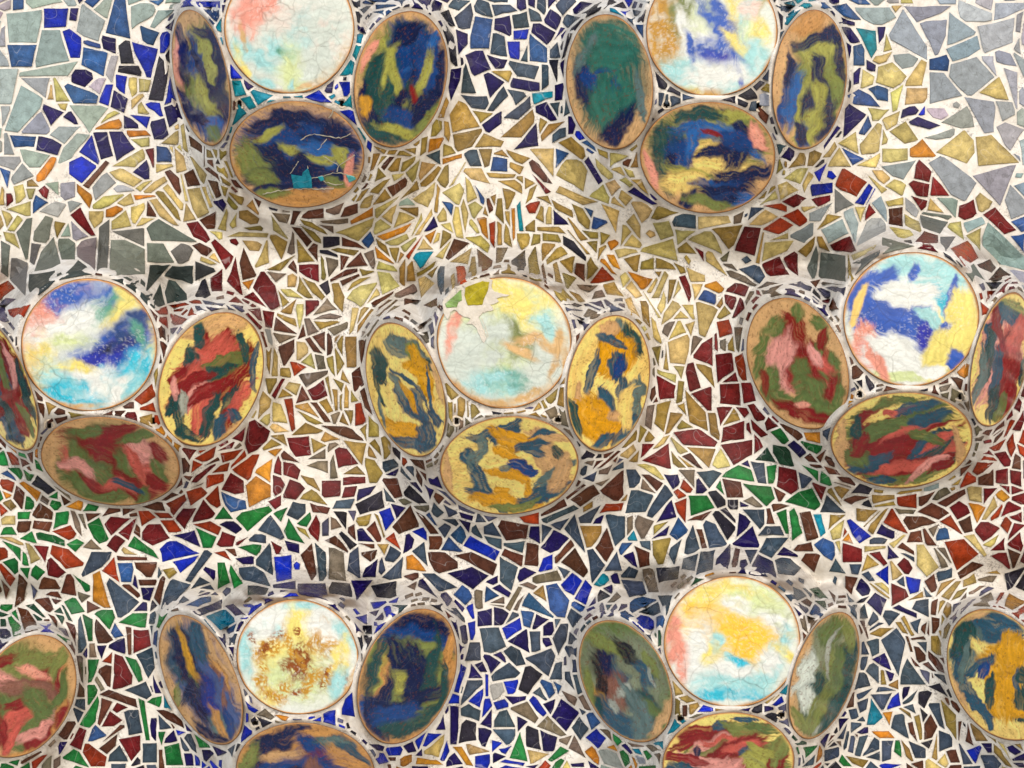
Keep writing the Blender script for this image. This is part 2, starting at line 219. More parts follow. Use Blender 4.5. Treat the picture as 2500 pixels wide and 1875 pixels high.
 "w 0 0 130 120 0;y 0 -80 70 26 90;y -20 20 70 60 0;l 0 40 90 60 0;c 30 -130 60 12 0;c 110 -60 50 16 50;c -130 -10 60 16 95;c -60 -70 34 12 40;o 45 -55 50 18 120;o 60 -45 30 16 110;X 0 20 34 30 0;X -5 25 26 22 30;X 10 0 34 18 100;o -70 -20 34 20 140;X -80 -15 26 12 130;X -110 -50 14 8 60;X -50 -55 16 9 170;o -90 10 34 12 60;o 80 -20 34 16 150;X 75 50 30 16 120;o 85 40 34 18 120;X 110 62 16 12 0;X 110 40 12 7 30;o 30 60 34 12 120;o 40 50 26 10 150;o -40 90 34 18 120;y 105 0 50 18 100;y -75 100 26 20 30;o -60 95 30 12 20;X 0 85 14 7 160;o -90 60 22 14 80;o 20 80 12 6 0;X 0 -60 14 8 80;c 100 70 40 20 100;w -80 -90 40 34 0;w 60 -90 34 30 0;Q 130 60 40 8 110;o -10 -10 60 9 60"),
(872,1117,1486,1817,1032,6,'s','O','broad disc with navy and olive sweeping brush strokes, right of the bottom left cluster',
 "G -10 0 145 90 105;v -30 20 110 34 110;V -50 0 100 18 115;O -60 30 70 14 110;n 20 -130 90 30 15;n 70 -90 50 26 60;N 20 -100 90 22 10;v 40 -70 70 18 20;n -20 -40 60 16 60;n 30 -20 80 26 70;n 10 10 60 34 60;V -20 10 22 22 0;v 70 20 110 16 100;G 60 -10 100 14 105;N -60 90 90 30 10;n -60 80 80 22 95;n 30 60 90 18 160;v 40 90 80 14 150;G -40 120 60 20 20;n -90 110 70 14 75;G 30 110 90 16 150;N -30 90 60 22 170;O 100 -60 60 10 100;G 90 40 80 9 100;O 50 140 70 14 150;v -90 -70 40 12 100"),
(574,916,1764,2010,735,6,'s','O','tan disc with dusty blue and plum glaze, cut by the bottom edge of the picture',
 "m 20 30 140 80 0;n -60 -80 70 22 160;n -110 -30 80 20 120;n 0 -90 40 16 70;N -80 -20 70 14 140;O 40 -100 60 16 0;T -60 -40 50 12 170;N 50 -50 80 20 20;S 90 -70 60 16 20;s 70 -75 40 12 10;R 40 -30 34 20 20;O 100 -30 60 24 20;N -20 0 80 34 170;n -30 10 50 20 160;N 80 0 50 16 20;m 20 0 34 20 90;S 120 -50 50 8 30;v -140 -20 60 16 110"),
(1413,1642,1513,1812,1488,7,'s','e','murky dark green and grey disc with frosty specks, left of the bottom right cluster',
 "h 0 0 130 90 62;k -40 -20 60 30 60;n -30 -30 60 24 60;S 10 20 80 30 60;h 20 -60 50 40 60;v -50 -90 60 14 30;m -30 30 50 34 80;k -60 20 34 14 100;o -70 60 60 22 60;w 0 20 14 30 60;h 30 50 90 14 75;G 50 60 50 26 40;e 60 70 34 18 30;S -20 100 80 24 40;s 40 100 80 22 80;w -30 60 18 9 60;T 90 90 50 14 120;k 0 -70 44 14 40;S 50 -20 34 20 70;v 60 -40 40 10 60;w 60 -10 26 4 70;G -80 60 34 20 60;s 10 40 60 6 60;v -90 20 50 10 80"),
(1621,1955,1406,1727,1790,7,'r','W','round disc with warm yellow patches and turquoise foot, bottom right cluster',
 "l 60 -80 100 60 20;Y -70 -70 90 50 140;Y -50 -100 70 30 150;y -20 -120 90 20 0;w 90 -20 70 60 0;w -60 40 70 90 0;p -140 -10 70 18 95;p -125 30 60 16 80;Y 20 0 80 50 30;Y 50 10 70 40 40;Y 30 -30 60 30 10;Y 100 0 60 10 160;Y 70 60 40 22 60;c 0 100 100 34 0;C -10 130 90 14 0;c 10 50 34 14 30;C 20 50 24 9 20;c 90 70 60 26 120;c 130 0 40 16 100;w 0 70 60 14 10;y -50 30 30 16 120;c -36 0 18 22 0;y 130 30 30 14 40;w 90 50 34 26 30;l 40 -100 70 20 10;w 10 -90 40 16 10"),
(1925,2098,1493,1804,2050,7,'s','T','narrow green disc with a pale grey stripe, right of the bottom right cluster',
 "h 10 10 145 62 105;G 30 30 110 34 100;h 0 -60 90 30 110;v 0 20 100 14 105;G -30 60 70 24 100;z -40 -10 60 16 110;z -38 60 34 20 90;e 20 -110 44 22 110;G 50 -10 80 14 100;v 60 -100 44 12 80;e 30 0 70 16 100;v -20 100 60 20 110;w 0 120 40 6 130;T -60 -60 70 12 115;G 20 100 60 20 110;w 10 -60 60 5 104;v -60 110 40 12 60"),
(1617,1940,1739,1985,1785,7,'s','M','olive disc with crimson and salmon patches, cut by the bottom edge of the picture',
 "v 0 0 140 80 170;R -60 -70 70 20 170;R -90 -50 60 12 160;K -30 -40 70 24 160;r 30 -60 80 14 160;v -40 -20 50 16 150;S -20 -90 22 12 160;v 40 -80 60 16 0;R 10 0 90 44 150;r 40 -40 50 12 170;S 60 -10 34 16 30;V 70 0 40 24 20;R 120 -10 50 20 110;v 130 -40 50 20 120;K -70 0 60 16 10;n -75 -25 12 9 100;R -110 -10 60 12 10;S -100 30 60 22 10;K -20 30 60 30 160;e 100 -85 60 12 10;S 40 -105 30 7 0;V 80 -30 34 9 20"),
(2310,2575,1487,1810,2405,8,'s','M','yellow and amber disc with teal brush marks, cut by the right edge low down',
 "M 0 20 140 90 60;G -60 -110 70 34 20;S -20 -110 70 40 10;s -80 -60 70 40 95;G -90 -90 60 26 100;S 40 -130 80 12 15;M -30 -60 50 20 20;A 10 -10 70 50 60;A 10 50 60 44 90;A 20 -60 44 34 90;S -50 -20 40 14 140;N -40 -10 24 12 110;G -25 40 44 12 95;S -80 40 90 14 60;S -50 80 60 12 50;G 70 70 50 34 90;S 40 10 22 8 80;G 60 0 24 14 30;T -100 60 90 14 70;s -90 -30 60 8 100;A 40 90 34 10 20;T -60 -150 60 12 160"),
]

class Disc: pass
discs = []
for r in DISCS:
    d = Disc(); x0, x1, y0, y1, tx, d.boss, d.kind, d.base, d.label, d.strokes = r
    d.c = np.array([(x0+x1)/2.0, (y0+y1)/2.0]); w = (x1-x0)/2.0; h = (y1-y0)/2.0
    sxy = -(tx-d.c[0])*h
    Sg = np.array([[w*w, sxy], [sxy, h*h]]); ev, U = np.linalg.eigh(Sg)
    d.b, d.a = math.sqrt(ev[0]), math.sqrt(ev[1]); d.minor = U[:, 0]; d.major = U[:, 1]
    d.inv = np.linalg.inv(Sg); d.th = 0.0 if d.kind == 'r' else math.acos(min(1, d.b/d.a))
    discs.append(d)
BC = {}
for k in range(9):
    side = [d for d in discs if d.boss == k and d.kind == 's']
    rd = [d for d in discs if d.boss == k and d.kind == 'r']
    if rd: BC[k] = np.array([rd[0].c[0], rd[0].c[1]+110])
BC[5] = np.array([-145.0, 1700.0]); BC[8] = np.array([2655.0, 1650.0])
HB = 290.0
for d in discs:
    out = d.c-BC[d.boss]
    d.dir = d.minor if d.minor@out > 0 else -d.minor
    d.hc = HB - (0.90*d.a*math.sin(d.th) if d.kind == 's' else 0)
def qd(d, u, v):
    x = u-d.c[0]; y = v-d.c[1]; I = d.inv
    q = np.sqrt(np.maximum(1e-9, I[0, 0]*x*x + 2*I[0, 1]*x*y + I[1, 1]*y*y))
    return q, np.sqrt(x*x+y*y)
def plane(d, u, v): return d.hc - math.tan(d.th)*((u-d.c[0])*d.dir[0] + (v-d.c[1])*d.dir[1])
ROUND = {d.boss: d for d in discs if d.kind == 'r'}
def height(u, v, rims=True):
    u = np.asarray(u, float); v = np.asarray(v, float)
    base = 26*(fbm(u/420, v/420, 3, 3)-0.5)
    for k, c in BC.items():
        yt = ROUND[k].c[1]-165 if k in ROUND else c[1]-275
        base = base - 150*np.exp(-((u-c[0])/225)**2 - ((v-(yt+34))/46)**2) + 12*np.exp(-((u-c[0])/230)**2-((v-(yt-190))/90)**2)
    h = base
    for k, c in BC.items():
        near = [d for d in discs if d.boss == k]
        ks = 16.0; acc = 0; dist = None
        for d in near:
            p = np.clip(plane(d, u, v), -900, HB+400)
            acc = acc + np.exp(-(p-HB)/ks)
            q, r = qd(d, u, v); dd = r*(1-1/q)
            dist = dd if dist is None else np.minimum(dist, dd)
        if k not in ROUND: acc = acc + 1
        if len(near) == 1:                       # clusters mostly outside the picture: close them as a cone
            rr = np.hypot(u-c[0], v-c[1]); acc = acc + np.exp(-(HB-1.35*(rr-150)-HB)/ks)
        hb = HB - ks*np.log(acc)
        up = sstep(c[1]-10, c[1]-110, v)
        hb = hb - 4.5*np.maximum(0, dist-11)*up - 0.5*np.maximum(0, dist-40)*(1-up)
        kk = 20.0
        h = kk*np.logaddexp(h/kk, hb/kk)
    qs = []
    for d in discs:
        q, r = qd(d, u, v)
        w = 1-sstep(1.03, 1.22, q)
        h = h*(1-w) + (plane(d, u, v)-5)*w
        qs.append(q)
    for i, q in enumerate(qs):
        o = np.minimum.reduce([qs[j] for j in range(len(qs)) if j != i])
        h = h + 1.3*np.exp(-((q-1.02)/0.015)**2)*sstep(1.0, 1.04, o)
    return h

# ------------------------------------------------------------------ tile layout (read off the wall: colour key and corners)
TILES = {
'00': '''w0000050004040006 b0500100009050605 a120028001504 a2800350031042902 w3403380143064811471645243620341733103608 b370046004205 a4500500048094306 
b5100580060244720 n580061006001 a60036803690666126017 b670073007102 a7400850076116816 B83008800880481088207 n78118007810880197515 
a03071805172504250309 B2004310430142015 n31063606370935113110 w0019021702260026 b03271527153013400540 a171926192822303517401625 
B282032183622363332333029 b3825402545274328 n4522512451324629 k5428582460385538 B60257129684665466135 b6523641572196927 B72217520772375307230 
k7530772778347636 w003203380038 b3728483146453638 a094233373635313730460846 w504551345234523850494845 k5439633962465444 k7133753873616660 
n33434043414938533348 b30523250445643623462 w3952454847484457 B5345574656565351 y584862476057 y6247674866556255 B764579617463 a0041084105630063 
a1046234621581855 y23482448285730612461 y2252245323582258 a08522061196610790177 B4850515049624560 n5154575955685065 y6059635664596065 y636166676369 
B6763716173697268 n7364806182747679 B55666169686966776171 n1862226329672375 y276230632967 n296932683474 a3163426348664080 y4870536753684575 
O42794675537354754979 n5671617461775677 n6873747175827082 O5878647866815882 a0063036403680076 w10751869217521801181 b0480168115880688 
B4182449443983692 n4281487950934595 n4979557960885295 y6184668366896386 y678671846787 y728680777987 y8175837585918287 b7089769076977197 
r6589708870996899 y768877887999 y798981878599 y828383858599 m8684918992918686 a0082038106930092 a08901593229419991099 b389933953699 B3594379943993896 
y529964916499 a0094069410980099 B8802990299058804 b9305980598129407 B981499169918 n1783278625931690 a2281267637762987 a25992793338139823294 ''',
'01': '''a000309031006071104100008 a080110002104170915101006 a30003400330129102507 a05151006141214160720 b001104130324 O171717142106240524071916 
B340239014300440741073605 B380442094211361832143207 n4500500050034504 n510057005205 m3820470749094122 y481355046300640160045411 n58126504661066176417 
m6500700070067014 b7100760075067206 y7108760877107113 y77007900800980147906 y7900810083128013 y8200830084058309 y86048806931492188914 
m8800920393088904 m9305970598139408 m92119310991799209518 m94199520992399289627 m751376118117812380257820 m83148711881890208522 y8114821485308330 
a421949145019532043314225 y501454125913631860215518 a5222572259235425 y62226618731568206424 y65237417752071246726 y73227621823183348034 
o70257326783280407636 y68297130784380447238 y69317334794381437540 o6831703378437743 O6126692669286130 m6631693869396639 y60346433653762436042 
y62426440724066436244 y85239022943689408625 y9122932296329433 n973199299935 y8332843288418241 m9042963896479347 y963599389941 y9644974199449947 
y954899489953 y423246275426552850334335 y52315627592760315533 O483550345434543751404840 y5141563658445146 y41364636444643474143 O3421352141284032 
w27213420342730292725 a212126202627 r1823202121222027 y06210920112310270731 y11221422152414281228 o1317141817221322 r0227042705290331 
y0125022702310031 b162721311438 w1836253228332539 a313136333237 r3237363542504050 y0135143014390838 y0037033805420246 y0347073910440548 
y0249075009590354 y004901500052 g064810411740156310640950 g15512140234221551654 o2544294526492653 a2949304731522852 w324239513354 
g27523152345534642764 g346138544353447040703565 g4271434648424748485848694371 g51486247644864565651 g49765055575565606575 g674771427748885588556954 
g66577456786577676665 g77628257865984658068 G66846869706977697372 G75767769876987778580 G7475757081698782 G74907778838783937595 G6995689373787592 
G638568866691 G88659468967391768877 k8987927894869089 G2580366640753278 g147215652451276623691571 g1257205717691365 G137524732477188614841379 
g0466076612691177118508790475 g00550558046804750071 G487756775685 G568164786289 R0082038005830088 r8543894294558851 m8757895696619365 
r9555985399619967 y936497639868 r9677997499839683 R8090868991918893 R7893829185938095 R8696869588988598 R6996739574997199 r769979978299 v909096939495 
v929599979798 v858892899191 m009508910493 R0497149413990699 v009402900590 ''',
'02': '''R7105740475087308 R7904830281057905 R8201880187028201 R8206860488078307 p7707831080147710 R7210750976177313 v7716801578187717 m7217731674237222 
m7224742773327335 v8902930594058904 v9401990499059503 m6803710870157109 o7050704271657060 m1349155117541454 m1655185618601657 m1660196119681762 
o2162246324652268 m2566286528672667 o3268376836713371 m2571297029722674 m4768516751694768 m5167566654695269 m5662596259645764 r5768606861715871 
R6259685269566461 R6464686269676466 R6968727172736970 o6371696968766374 O7176747473817378 O7582787777857683 O7985828681897986 r8289908885978291 
R8994978896949195 r8298829584999099 m9099979498969399 R8899879690999099 O0388078807930589 m0083038203900284 R0391079208980598 e0090029302980097 
m0894119412991099 e0892119312950993 m1391159115961394 O1592179017941692 e1696189618991699 ''',
'03': '''e0000020401070007 R0400070308070508 O050007000702 e080111041206 m090412081009 m130015031405 O160018011603 e160520121709 q131015121413 
e02090709091308160510 b0114041207190517 e1112141414161216 k1615242422251419 e171223191914 O09191118182416301123 R0018061805230223 O012304250327 
m0722112610350628 e002201290030 e1128142914341234 o0230042906320434 R003203360039 q1926222921321829 e212725242528 e23292731253224352232 m262530302831 
q2421292431282925 m17302335234118401436 e0935133512410841 e2437303629432345 y0040064006440044 m0941144113470847 m1541234221491447 e0247054507500150 
e095214481655 e17502049295429571753 R2448314533493153 O303336293635 e37363932433342353936 q3236343836493445 q3537383740473743 m383843384041 
e4043444048524454 m473850345435 m5535613557375538 m653372317335 r4844513960405150 r5449594361425853 m6144634763516149 R6337683769396443 
R6836753777407240 R7342774180477547 r64516745734576516955 e5956615268607063 r4857515156545261 q385641534659 e3055335337563460 y0052035110550554 
e0055035509600969 y115518631366 r1456225720691864 R23612456326137672969 R0059025902640065 e0266086508720674 e1062116312681066 r21672365297326762275 
R0069016806750479 e097013701276 e1473167019731776 s37724160496047693875 y555861625761 m5362656365665366 R457152615580 O4176457150944189 
b5368606759795579 m606770676775 n607362816081 m6377707769806380 m5681587963856187 n6382698267906489 s716373727176 B73597655795588617465 B736176657664 
B7967896383698171 n795087488955 e8947975295589258 R8643944299469849 r8040843489348446 r90418934922997378841 r9325992099329630 e973999359940 
R8224902193258433 R7631852581277836 R7536773186277835 m7429782580267529 m812492188622 R9416991399199421 m782382158218 m831586168518 m831583178618 
r8817960996118717 m8305850585118312 R861287069008 m8999900798039008 m909991079904 m9010970498059208 R931599089911 m830090008706 R8904920096029304 
r975199519957 o7370776979737676 s727077717672 s8476925995628678 n927097739675 e9868996799809779 s838790779581 m6990737675777295 s7293787785807694 
s749882888490 b859294879492 n8896999099969399 v849193859486 v839092839384 m2975337534862784 m1883207523762683 m228625842788 m2975287733842785 
e2971307140823784 e3091338937973398 m278530763285 m359140953793 q358539873789 n609565906596 s48825077639157995298 y4499479551975099 e5899599767976799 
m007603820287 m0695087511780992 v148015881684 E137514771580 m1790228924962195 m0796139513990899 E119318931899 E139616991999 e009305930295 
e059807960799 E239726943099 E279925902893 E069710920993 m238827892590 ''',
'04': '''e0001050205040004 e0507070508080812 e03100609081308180519 E000603070008 E0010021002140015 n001504190022 m07041306161216151017 B1712221224191818 
E1103150219081809 E140119041905 E150818091711 m210725102515 R2209240925152515 E2406270629112814 E2601280332122808 e251831233024 n271629173020 
m2913321334223327 m312532253433 m3533373338423747 m3650375237573557 s3558385937653463 s336437653572 m3073337330822779 m229026832486 n2787288430842791 
m1196179019931497 e3000350037073308 s35133611381938283529 e3708411141233920 e43084604510451134815 m4315441150224524 b5015511255205221 
s5200620055085307 e5311590667066615 m5616591659295731 r6016671668266130 n4926542256235530 s6708690770106812 e7108750873177015 s6814691469246821 
b6920721771266924 n373138283934 q4024422443334033 m3535373437463647 e3934443442463947 n442648264634 R4736503250345037 m4541493849504843 
r5132593658495051 e5229613363476049 s6131682769386644 q4246434646534553 e39514351425341603960 e367340634357446343714174 m465449526158616358614656 
m46585160476945754470 r5062566851734673 r536256645068 s5552654768566658 s57705666626663785880 s54815672596762676278 e62596459667267826582 
n6971707170826878 s7164736978747275 e716172586759 k695270537057 n694471537053 q7143734376537452 t735476647463 q7655785581658064 m7066766682758172 
n826987778578 s7973828584858489 s8482858087868891 e887994889188 n938595889894 e7279747973867279 n758378797983 e7487808582997599 m7190739073997299 
s6485718571996499 k6097619463976298 r5382628062915996 s4899499254865799 R37874185489247994299 m438754755575 m4688528151874790 b418243744779 
r30853575397837883588 e299434893999 O299929983399 q2396279327972599 R1499169420931699 e059708950798 n8491859187968599 B879090998899 n928896929396 
B959598999599 B807780808778 k690071006804 n710073007005 s740080007506 b9309990699199618 n972199219927 n8805920199029006 m400044034005 m460250005003 ''',
'10': '''b0003080302050005 b03060805090806120409 n0904120411060905 t0714090910180817 n0921102209230822 k0910110910160915 B1438163919461446 t1549184920561656 
n1947245122531950 t23553158295926622459 t1959225824632264 t1765196818711573 t7221712566257026 t7026722769327034 t6838673767466346 B6248664866566456 
n5851614860545754 t5959615963596060 B4958545558605360 t6758685669656563 B6368686770717074 t7177747975867381 B7586778577917688 o7887849083928089 
o8492889188938493 o8892959595928794 o7793819379997799 o8194859383998099 r8695859498948799 o9393979697908790 k6700720072046901 s6904710471067005 
s7105740376047308 b7502760077027302 b7901850188037905 b7507820682097908 s7412779777107413 n7015721673197017 k7008720871117009 s8800920090038801 
n9500990099109505 s7107700772117109 m0088029002910089 m8088820082008200 o0896119711910890 k0889119011911090 o0291069305950393 m1192119412980797 
k0799089509990999 m0094020003990099 o0395069506990599 m0294049500990099 o9687999399999595 ''',
'11': '''o0400070106040504 q0706100211040808 m0203050508110704 o0608100911131116 m0211041008161021 o1005130914171410 o0915131913200917 y0010021502190018 
m1417172120231520 m1320202521271925 o0922132413280924 y0221052705340423 m0319082009250628 n0630092911331035 o1129132817341534 o1427182918311530 
m2125242627282227 q2732353437374233 m2130262226342733 o2233252928402838 o1638213726422444 y0636093912431446 y1339202017431445 y0541091213481448 
y0642141311490547 m0042053706410347 o1845254529502648 o1947244529493050 y1548284931530054 y0549101213581558 O1249201953175853 y2055255629602259 
r0456065414641071 m1660245933633360 y0068016305650767 r1175120010821075 y1562326532071375 r0573111200810582 m1775205725732381 r1277175618852086 
r2373290031943497 r2089240029962595 y3452313239564051 k284238433750345031462845 q27333433413735383136 q3238393938423240 m4237453843434143 
m4640493755365540 q5736643363366037 m6436703370366439 O6842783478386944 q5441664066425744 q48426045605057465244 o4541524556504845 o4545494854554952 
m4247464850544857 q394543454246 o325239523662 q4049415042623859 o424952674368 o2970426241653672 m4071416743724374 r44685369537949774472 
m4860505753585366 k55526152635561575559 k53605559616361645562 m6353695577616358 o60596859706169636261 y60497243784277487255 b7353764778527557 
y7845814285467850 O81518650954391488353 y7837902787318040 y823988348643 y8745893895409044 a903393289733 o903597349739 y8455925193548656 
y9057965296559160 m9363995299559464 b966499629969 o7953845887678160 O78577957836286687964 o855989598865 y8067856988737971 q746378617870 m657072617569 
m6263676464726271 q566462665775 o5464567055765475 m58776472717171735979 m637872756481 o717179727275 o6685707879757280 y7973857489818186 
y6789708378817293 k5380577758845686 o46765179568855904984 o447351894384 y37834083478942883886 o348239913793 y4076427542824082 q307337743378 
r2674297433823592319527872382 O1775217625722181 r208924863096 o3797389543904197 o4393469345994499 r4790529052934798 q4999559057896195 
o60816281648763966193 o648465866692 y729679858087 m7892878585897995 m7998879089908199 m829987939093 q8886958197848988 q9090998899909191 
o9079907293649280 o9377947096679777 o886890619162 o987899779984 y9550974699389945 o8930981899239129 o952999249931 m8521921693198626 y861491138718 
y9214990595159418 o85108608910490108712 o90099205970294089111 m8211850487048311 o7710780381037909 o800981038403 o801681118314 o7725831986178026 
o7832832385278031 y7333743077287633 o7030732478207229 v1193179618981295 v0090109209930192 v0393119410960495 r149116892093 r1894259627992197 
r289834983399 ''',
'12': '''r1904260327102208 r2007220627142616 v1102180319071605 r2806340733152914 m2618281829272725 w2918311832263023 o2929312831343144 y32253435354533453235 
o34084111421341103407 m3410431934183314 q3318422041233624 y3407410042063706 y430346034415 m460847204322 R4700530052054708 q490958006105 
q5011570862095611 o5011591161135317 q47114811521552184921 m5021571757295524 q5717651366155920 y6620680570056914 o6818720475057013 o7021770479057213 
q7223801181127422 m7908860390028009 m7809870082007805 q811090038505 m7237722374247330 o6522692269386638 o6023641958305734 m5623582059295732 
o6223642264326330 m4722492156325130 m36254122432838383629 y4235422547264736 y423648295142 q5232563456395340 R4037453647414246 o3545374040403946 
q4344564255474651 r4852554656575160 m436146505059 r3257384637503458 o345836534157 y3952405044514355 o3046334633503155 y26712757295432583164 
y3262356338733272 y277131693174 R3859426043754177 o4363476153704964 o446650735574 m5060526058715671 o5460565959675768 o56475846595561655857 
o584564506354 o5954635563636164 m556258685867 o5634603261455941 o6034613064376144 o644664436648 y6522702270386637 m7141735270556943 o6751716169586762 
o6551675966646563 m675270566962 m7252765577677462 R7060726374727073 o646568656774 o627264656775 q596762676072 o616063586365 o7570797579807580 
m5474657573846379 o727774757484 o658375857397 o4279477354774880 y3174347441793479 r2174257231782986209119872378 o2886318236862989 o328238804089 
r3882488149914392 o508156855189 o548563845680 q489556905695 q579161875985 O319036903493 m379144973794 O309832973396 O289933953399 r349636993399 
q499856965699 q589859936099 r6189659069976299 o7585769078947692 o7786788581938089 o8283858185908393 o7594789780997599 s8397869688998499 
k8789909190948891 r0790138714850989 r1583207719811784 R0991188915941097 R1399179320911599 R1799209426932499 m0098079507960199 r108717841386 ''',
'13': '''m00080305070307050311 m0011050905120015 R0313080813061211 R1303170020041408 R1604180019001605 R1509210326032409221718151510 r09221312191719231524 
R0315091409180321 R0228082009300732 r0028022806360041 e064010331440 b1025203020341336 O2413330532202814 O201924143119312823332130 r3313350436083514 
r32153414372134253220 r37074108441243163713 r382540174420462343283726 o3702440444074006 q480454005604 q500856055711 q5810600261145815 
r6100650069096212 o6700750072087007 o750478058213801776177512 o641470107314 r6417731573196420 r6521702169266426 r5518631863255526 o4615501753234919 
o45285024532658334928 m4931573456375036 s39384231463246384240 s6230692967356035 r3028362636303333 e174020363033313621471944 e343738353640 
e444249364845 r4846513953455251 s2747314037513652 r1655255026481955 s2251285128552354 n1044134217461548 R0042084208480048 r07540949155214571057 
e165826562563 e38494042485848584055 o434547475053 n3954435343594058 r325535583461 m115814591562 R076110611264 n1764236323661966 s25633055326931742670 
B3363406240753477 s18712670308121781875 e0768116813770781 e1376146918781481 m4662495851735075 s5257556156735477 m446345624565 q5859646065775876 
m57546052666066615956 k6350644970566758 k615160506250 s6670676171577275 q5941614262445945 v5544574257495549 k6136663866486341 v673670376942 
m664669447053 o7040763875447244 m7447784281498053 n7148744679547153 o7737804083518149 m715577577756 k70318028822383337237 n7124772274277129 
s822087308329 m8317891791278828 B8136853487408346 n8632913490368839 m87449433974297479150 R835286499060 o815684568360 s8364855889618765 m736178607765 
n7474766880647974 s8070826583718273 s8274916290758676 s955899569967 n9350955394589259 n964899469952 O946894639970 n3381427942843383 n4479567957884484 
k6079678067865884 n687876787088 k7881877987878086 k2282308228872287 B398742854488 B488751885189 v558858905790 n278831902892 s8306860588088311 
n841388118713 s9006921094169010 m950599079911 m971199149920 n9519971999239824 k9225952199309530 s9410961096139511 q902894309231 B789484918093 
B8294859487988398 B859088888791 s879292928996 n759679957898 B719973987499 v569261956096 n00940889129105960099 v0091078810890093 v008705850787 
n1194149318981498 B0297089712990299 n209824992099 m937597749777 q948098779782 s0083027905840083 ''',
'14': '''n00031000110208080000 n1103150218051507 t02110505130614120519 B180825071909 b1216161415181318 n181718131517 s1220151815251325 n0622112013321132 
n132715271536 n133516351643 B2058226324652564 m216322632166 q2767296532683169 k256930722774 k267231712873 O336838693771 B497154695471 
B5567626662745572 B646667556867 B647170776976 B197522781981 B780184007904 B8203870387098309 s860292018904 n750779047906 n791082068110 B710874077411 
n690973187118 n661070166915 k7414771477197418 B791282137817 k7320762076247431 k712273217228 k723174337239 B200127002207 n560160026306 n778683878290 
B8487908889918591 B8094829084958196 B819983988499 O9195959195949198 y9098969696999199 n979099899993 n0088029204960396 B009502980099 B049908960798 
n058709900791 n098913921291 s138915871492 ''',
'20': '''n0400120010070602 n1501170116061308 s2200290126052203 k1808210723142114 s270731023208311526162410 k11091310181518201417 k191820162221232621261824 
n25182920292025312925 n24202820293028312732 k21282427243125392336 s3500390041103305 s4000470052064209 n5300570056035305 s59006500650763075902 
n6600710068046603 s70007700790374107105 n7804810286037909 k8107890389048310 s74087911801075167313 k9302940096029105 b33094111402932293120 
n42124910501847214218 s5108570857165015 s58046208631360135708 n66067110711370176411 n60136518692065255919 n7017731870226629 k8013821278187718 
k7520782073357235 B5018571756235023 s4021462147323931 B4826522552345034 s5735582057365436 b58196729673866385837 s6633712671356835 k6736703570497049 
n7236743473487448 n2636363040433546 n3933473646394340 s48395036613959465145 n2142264126452259 o40434943484950434749 n3744474940594057 
s28433130365230562756 n50476250625553545051 s6341653865506352 t5855675467606163 n7051735072597060 s2656385738643164 s4552485540663965 
s4754535456605062 s53675855597155694569 o1959206118691769 o26623366367622802172 o2965406737733476 n42714469447338793674 n6065656070706474 
s6662726171717071 s7360756076677369 n7571797277807580 o48715761618061814181 o6375727371766484 s6979747874836986 B7980828082838083 
n46866262638650894687 o1472187518741383 o1974227520841982 o2480357834862590 o3679458443893189 o0785138312890694 O1283198216901293 s0096060600960097 
o0090040088030092 o1988239024921993 o62816468697265816283 o7184768282958188 b8285868389928786 s109218881899 O1895279227941898 s28943290349235993099 
o3590409139983799 o4193469150964694 o49925395579654995095 s4295489648994299 r5690595960996096 b7091749370996999 o76958295809990957499 
o8890929193948990 n8297849586998399 o9393989898999399 o8896919799999099 o0396059900990397 o27962996999990992499 o7099749499997099 o5098529954994999 
t9506990699109508 n7419731972267221 ''',
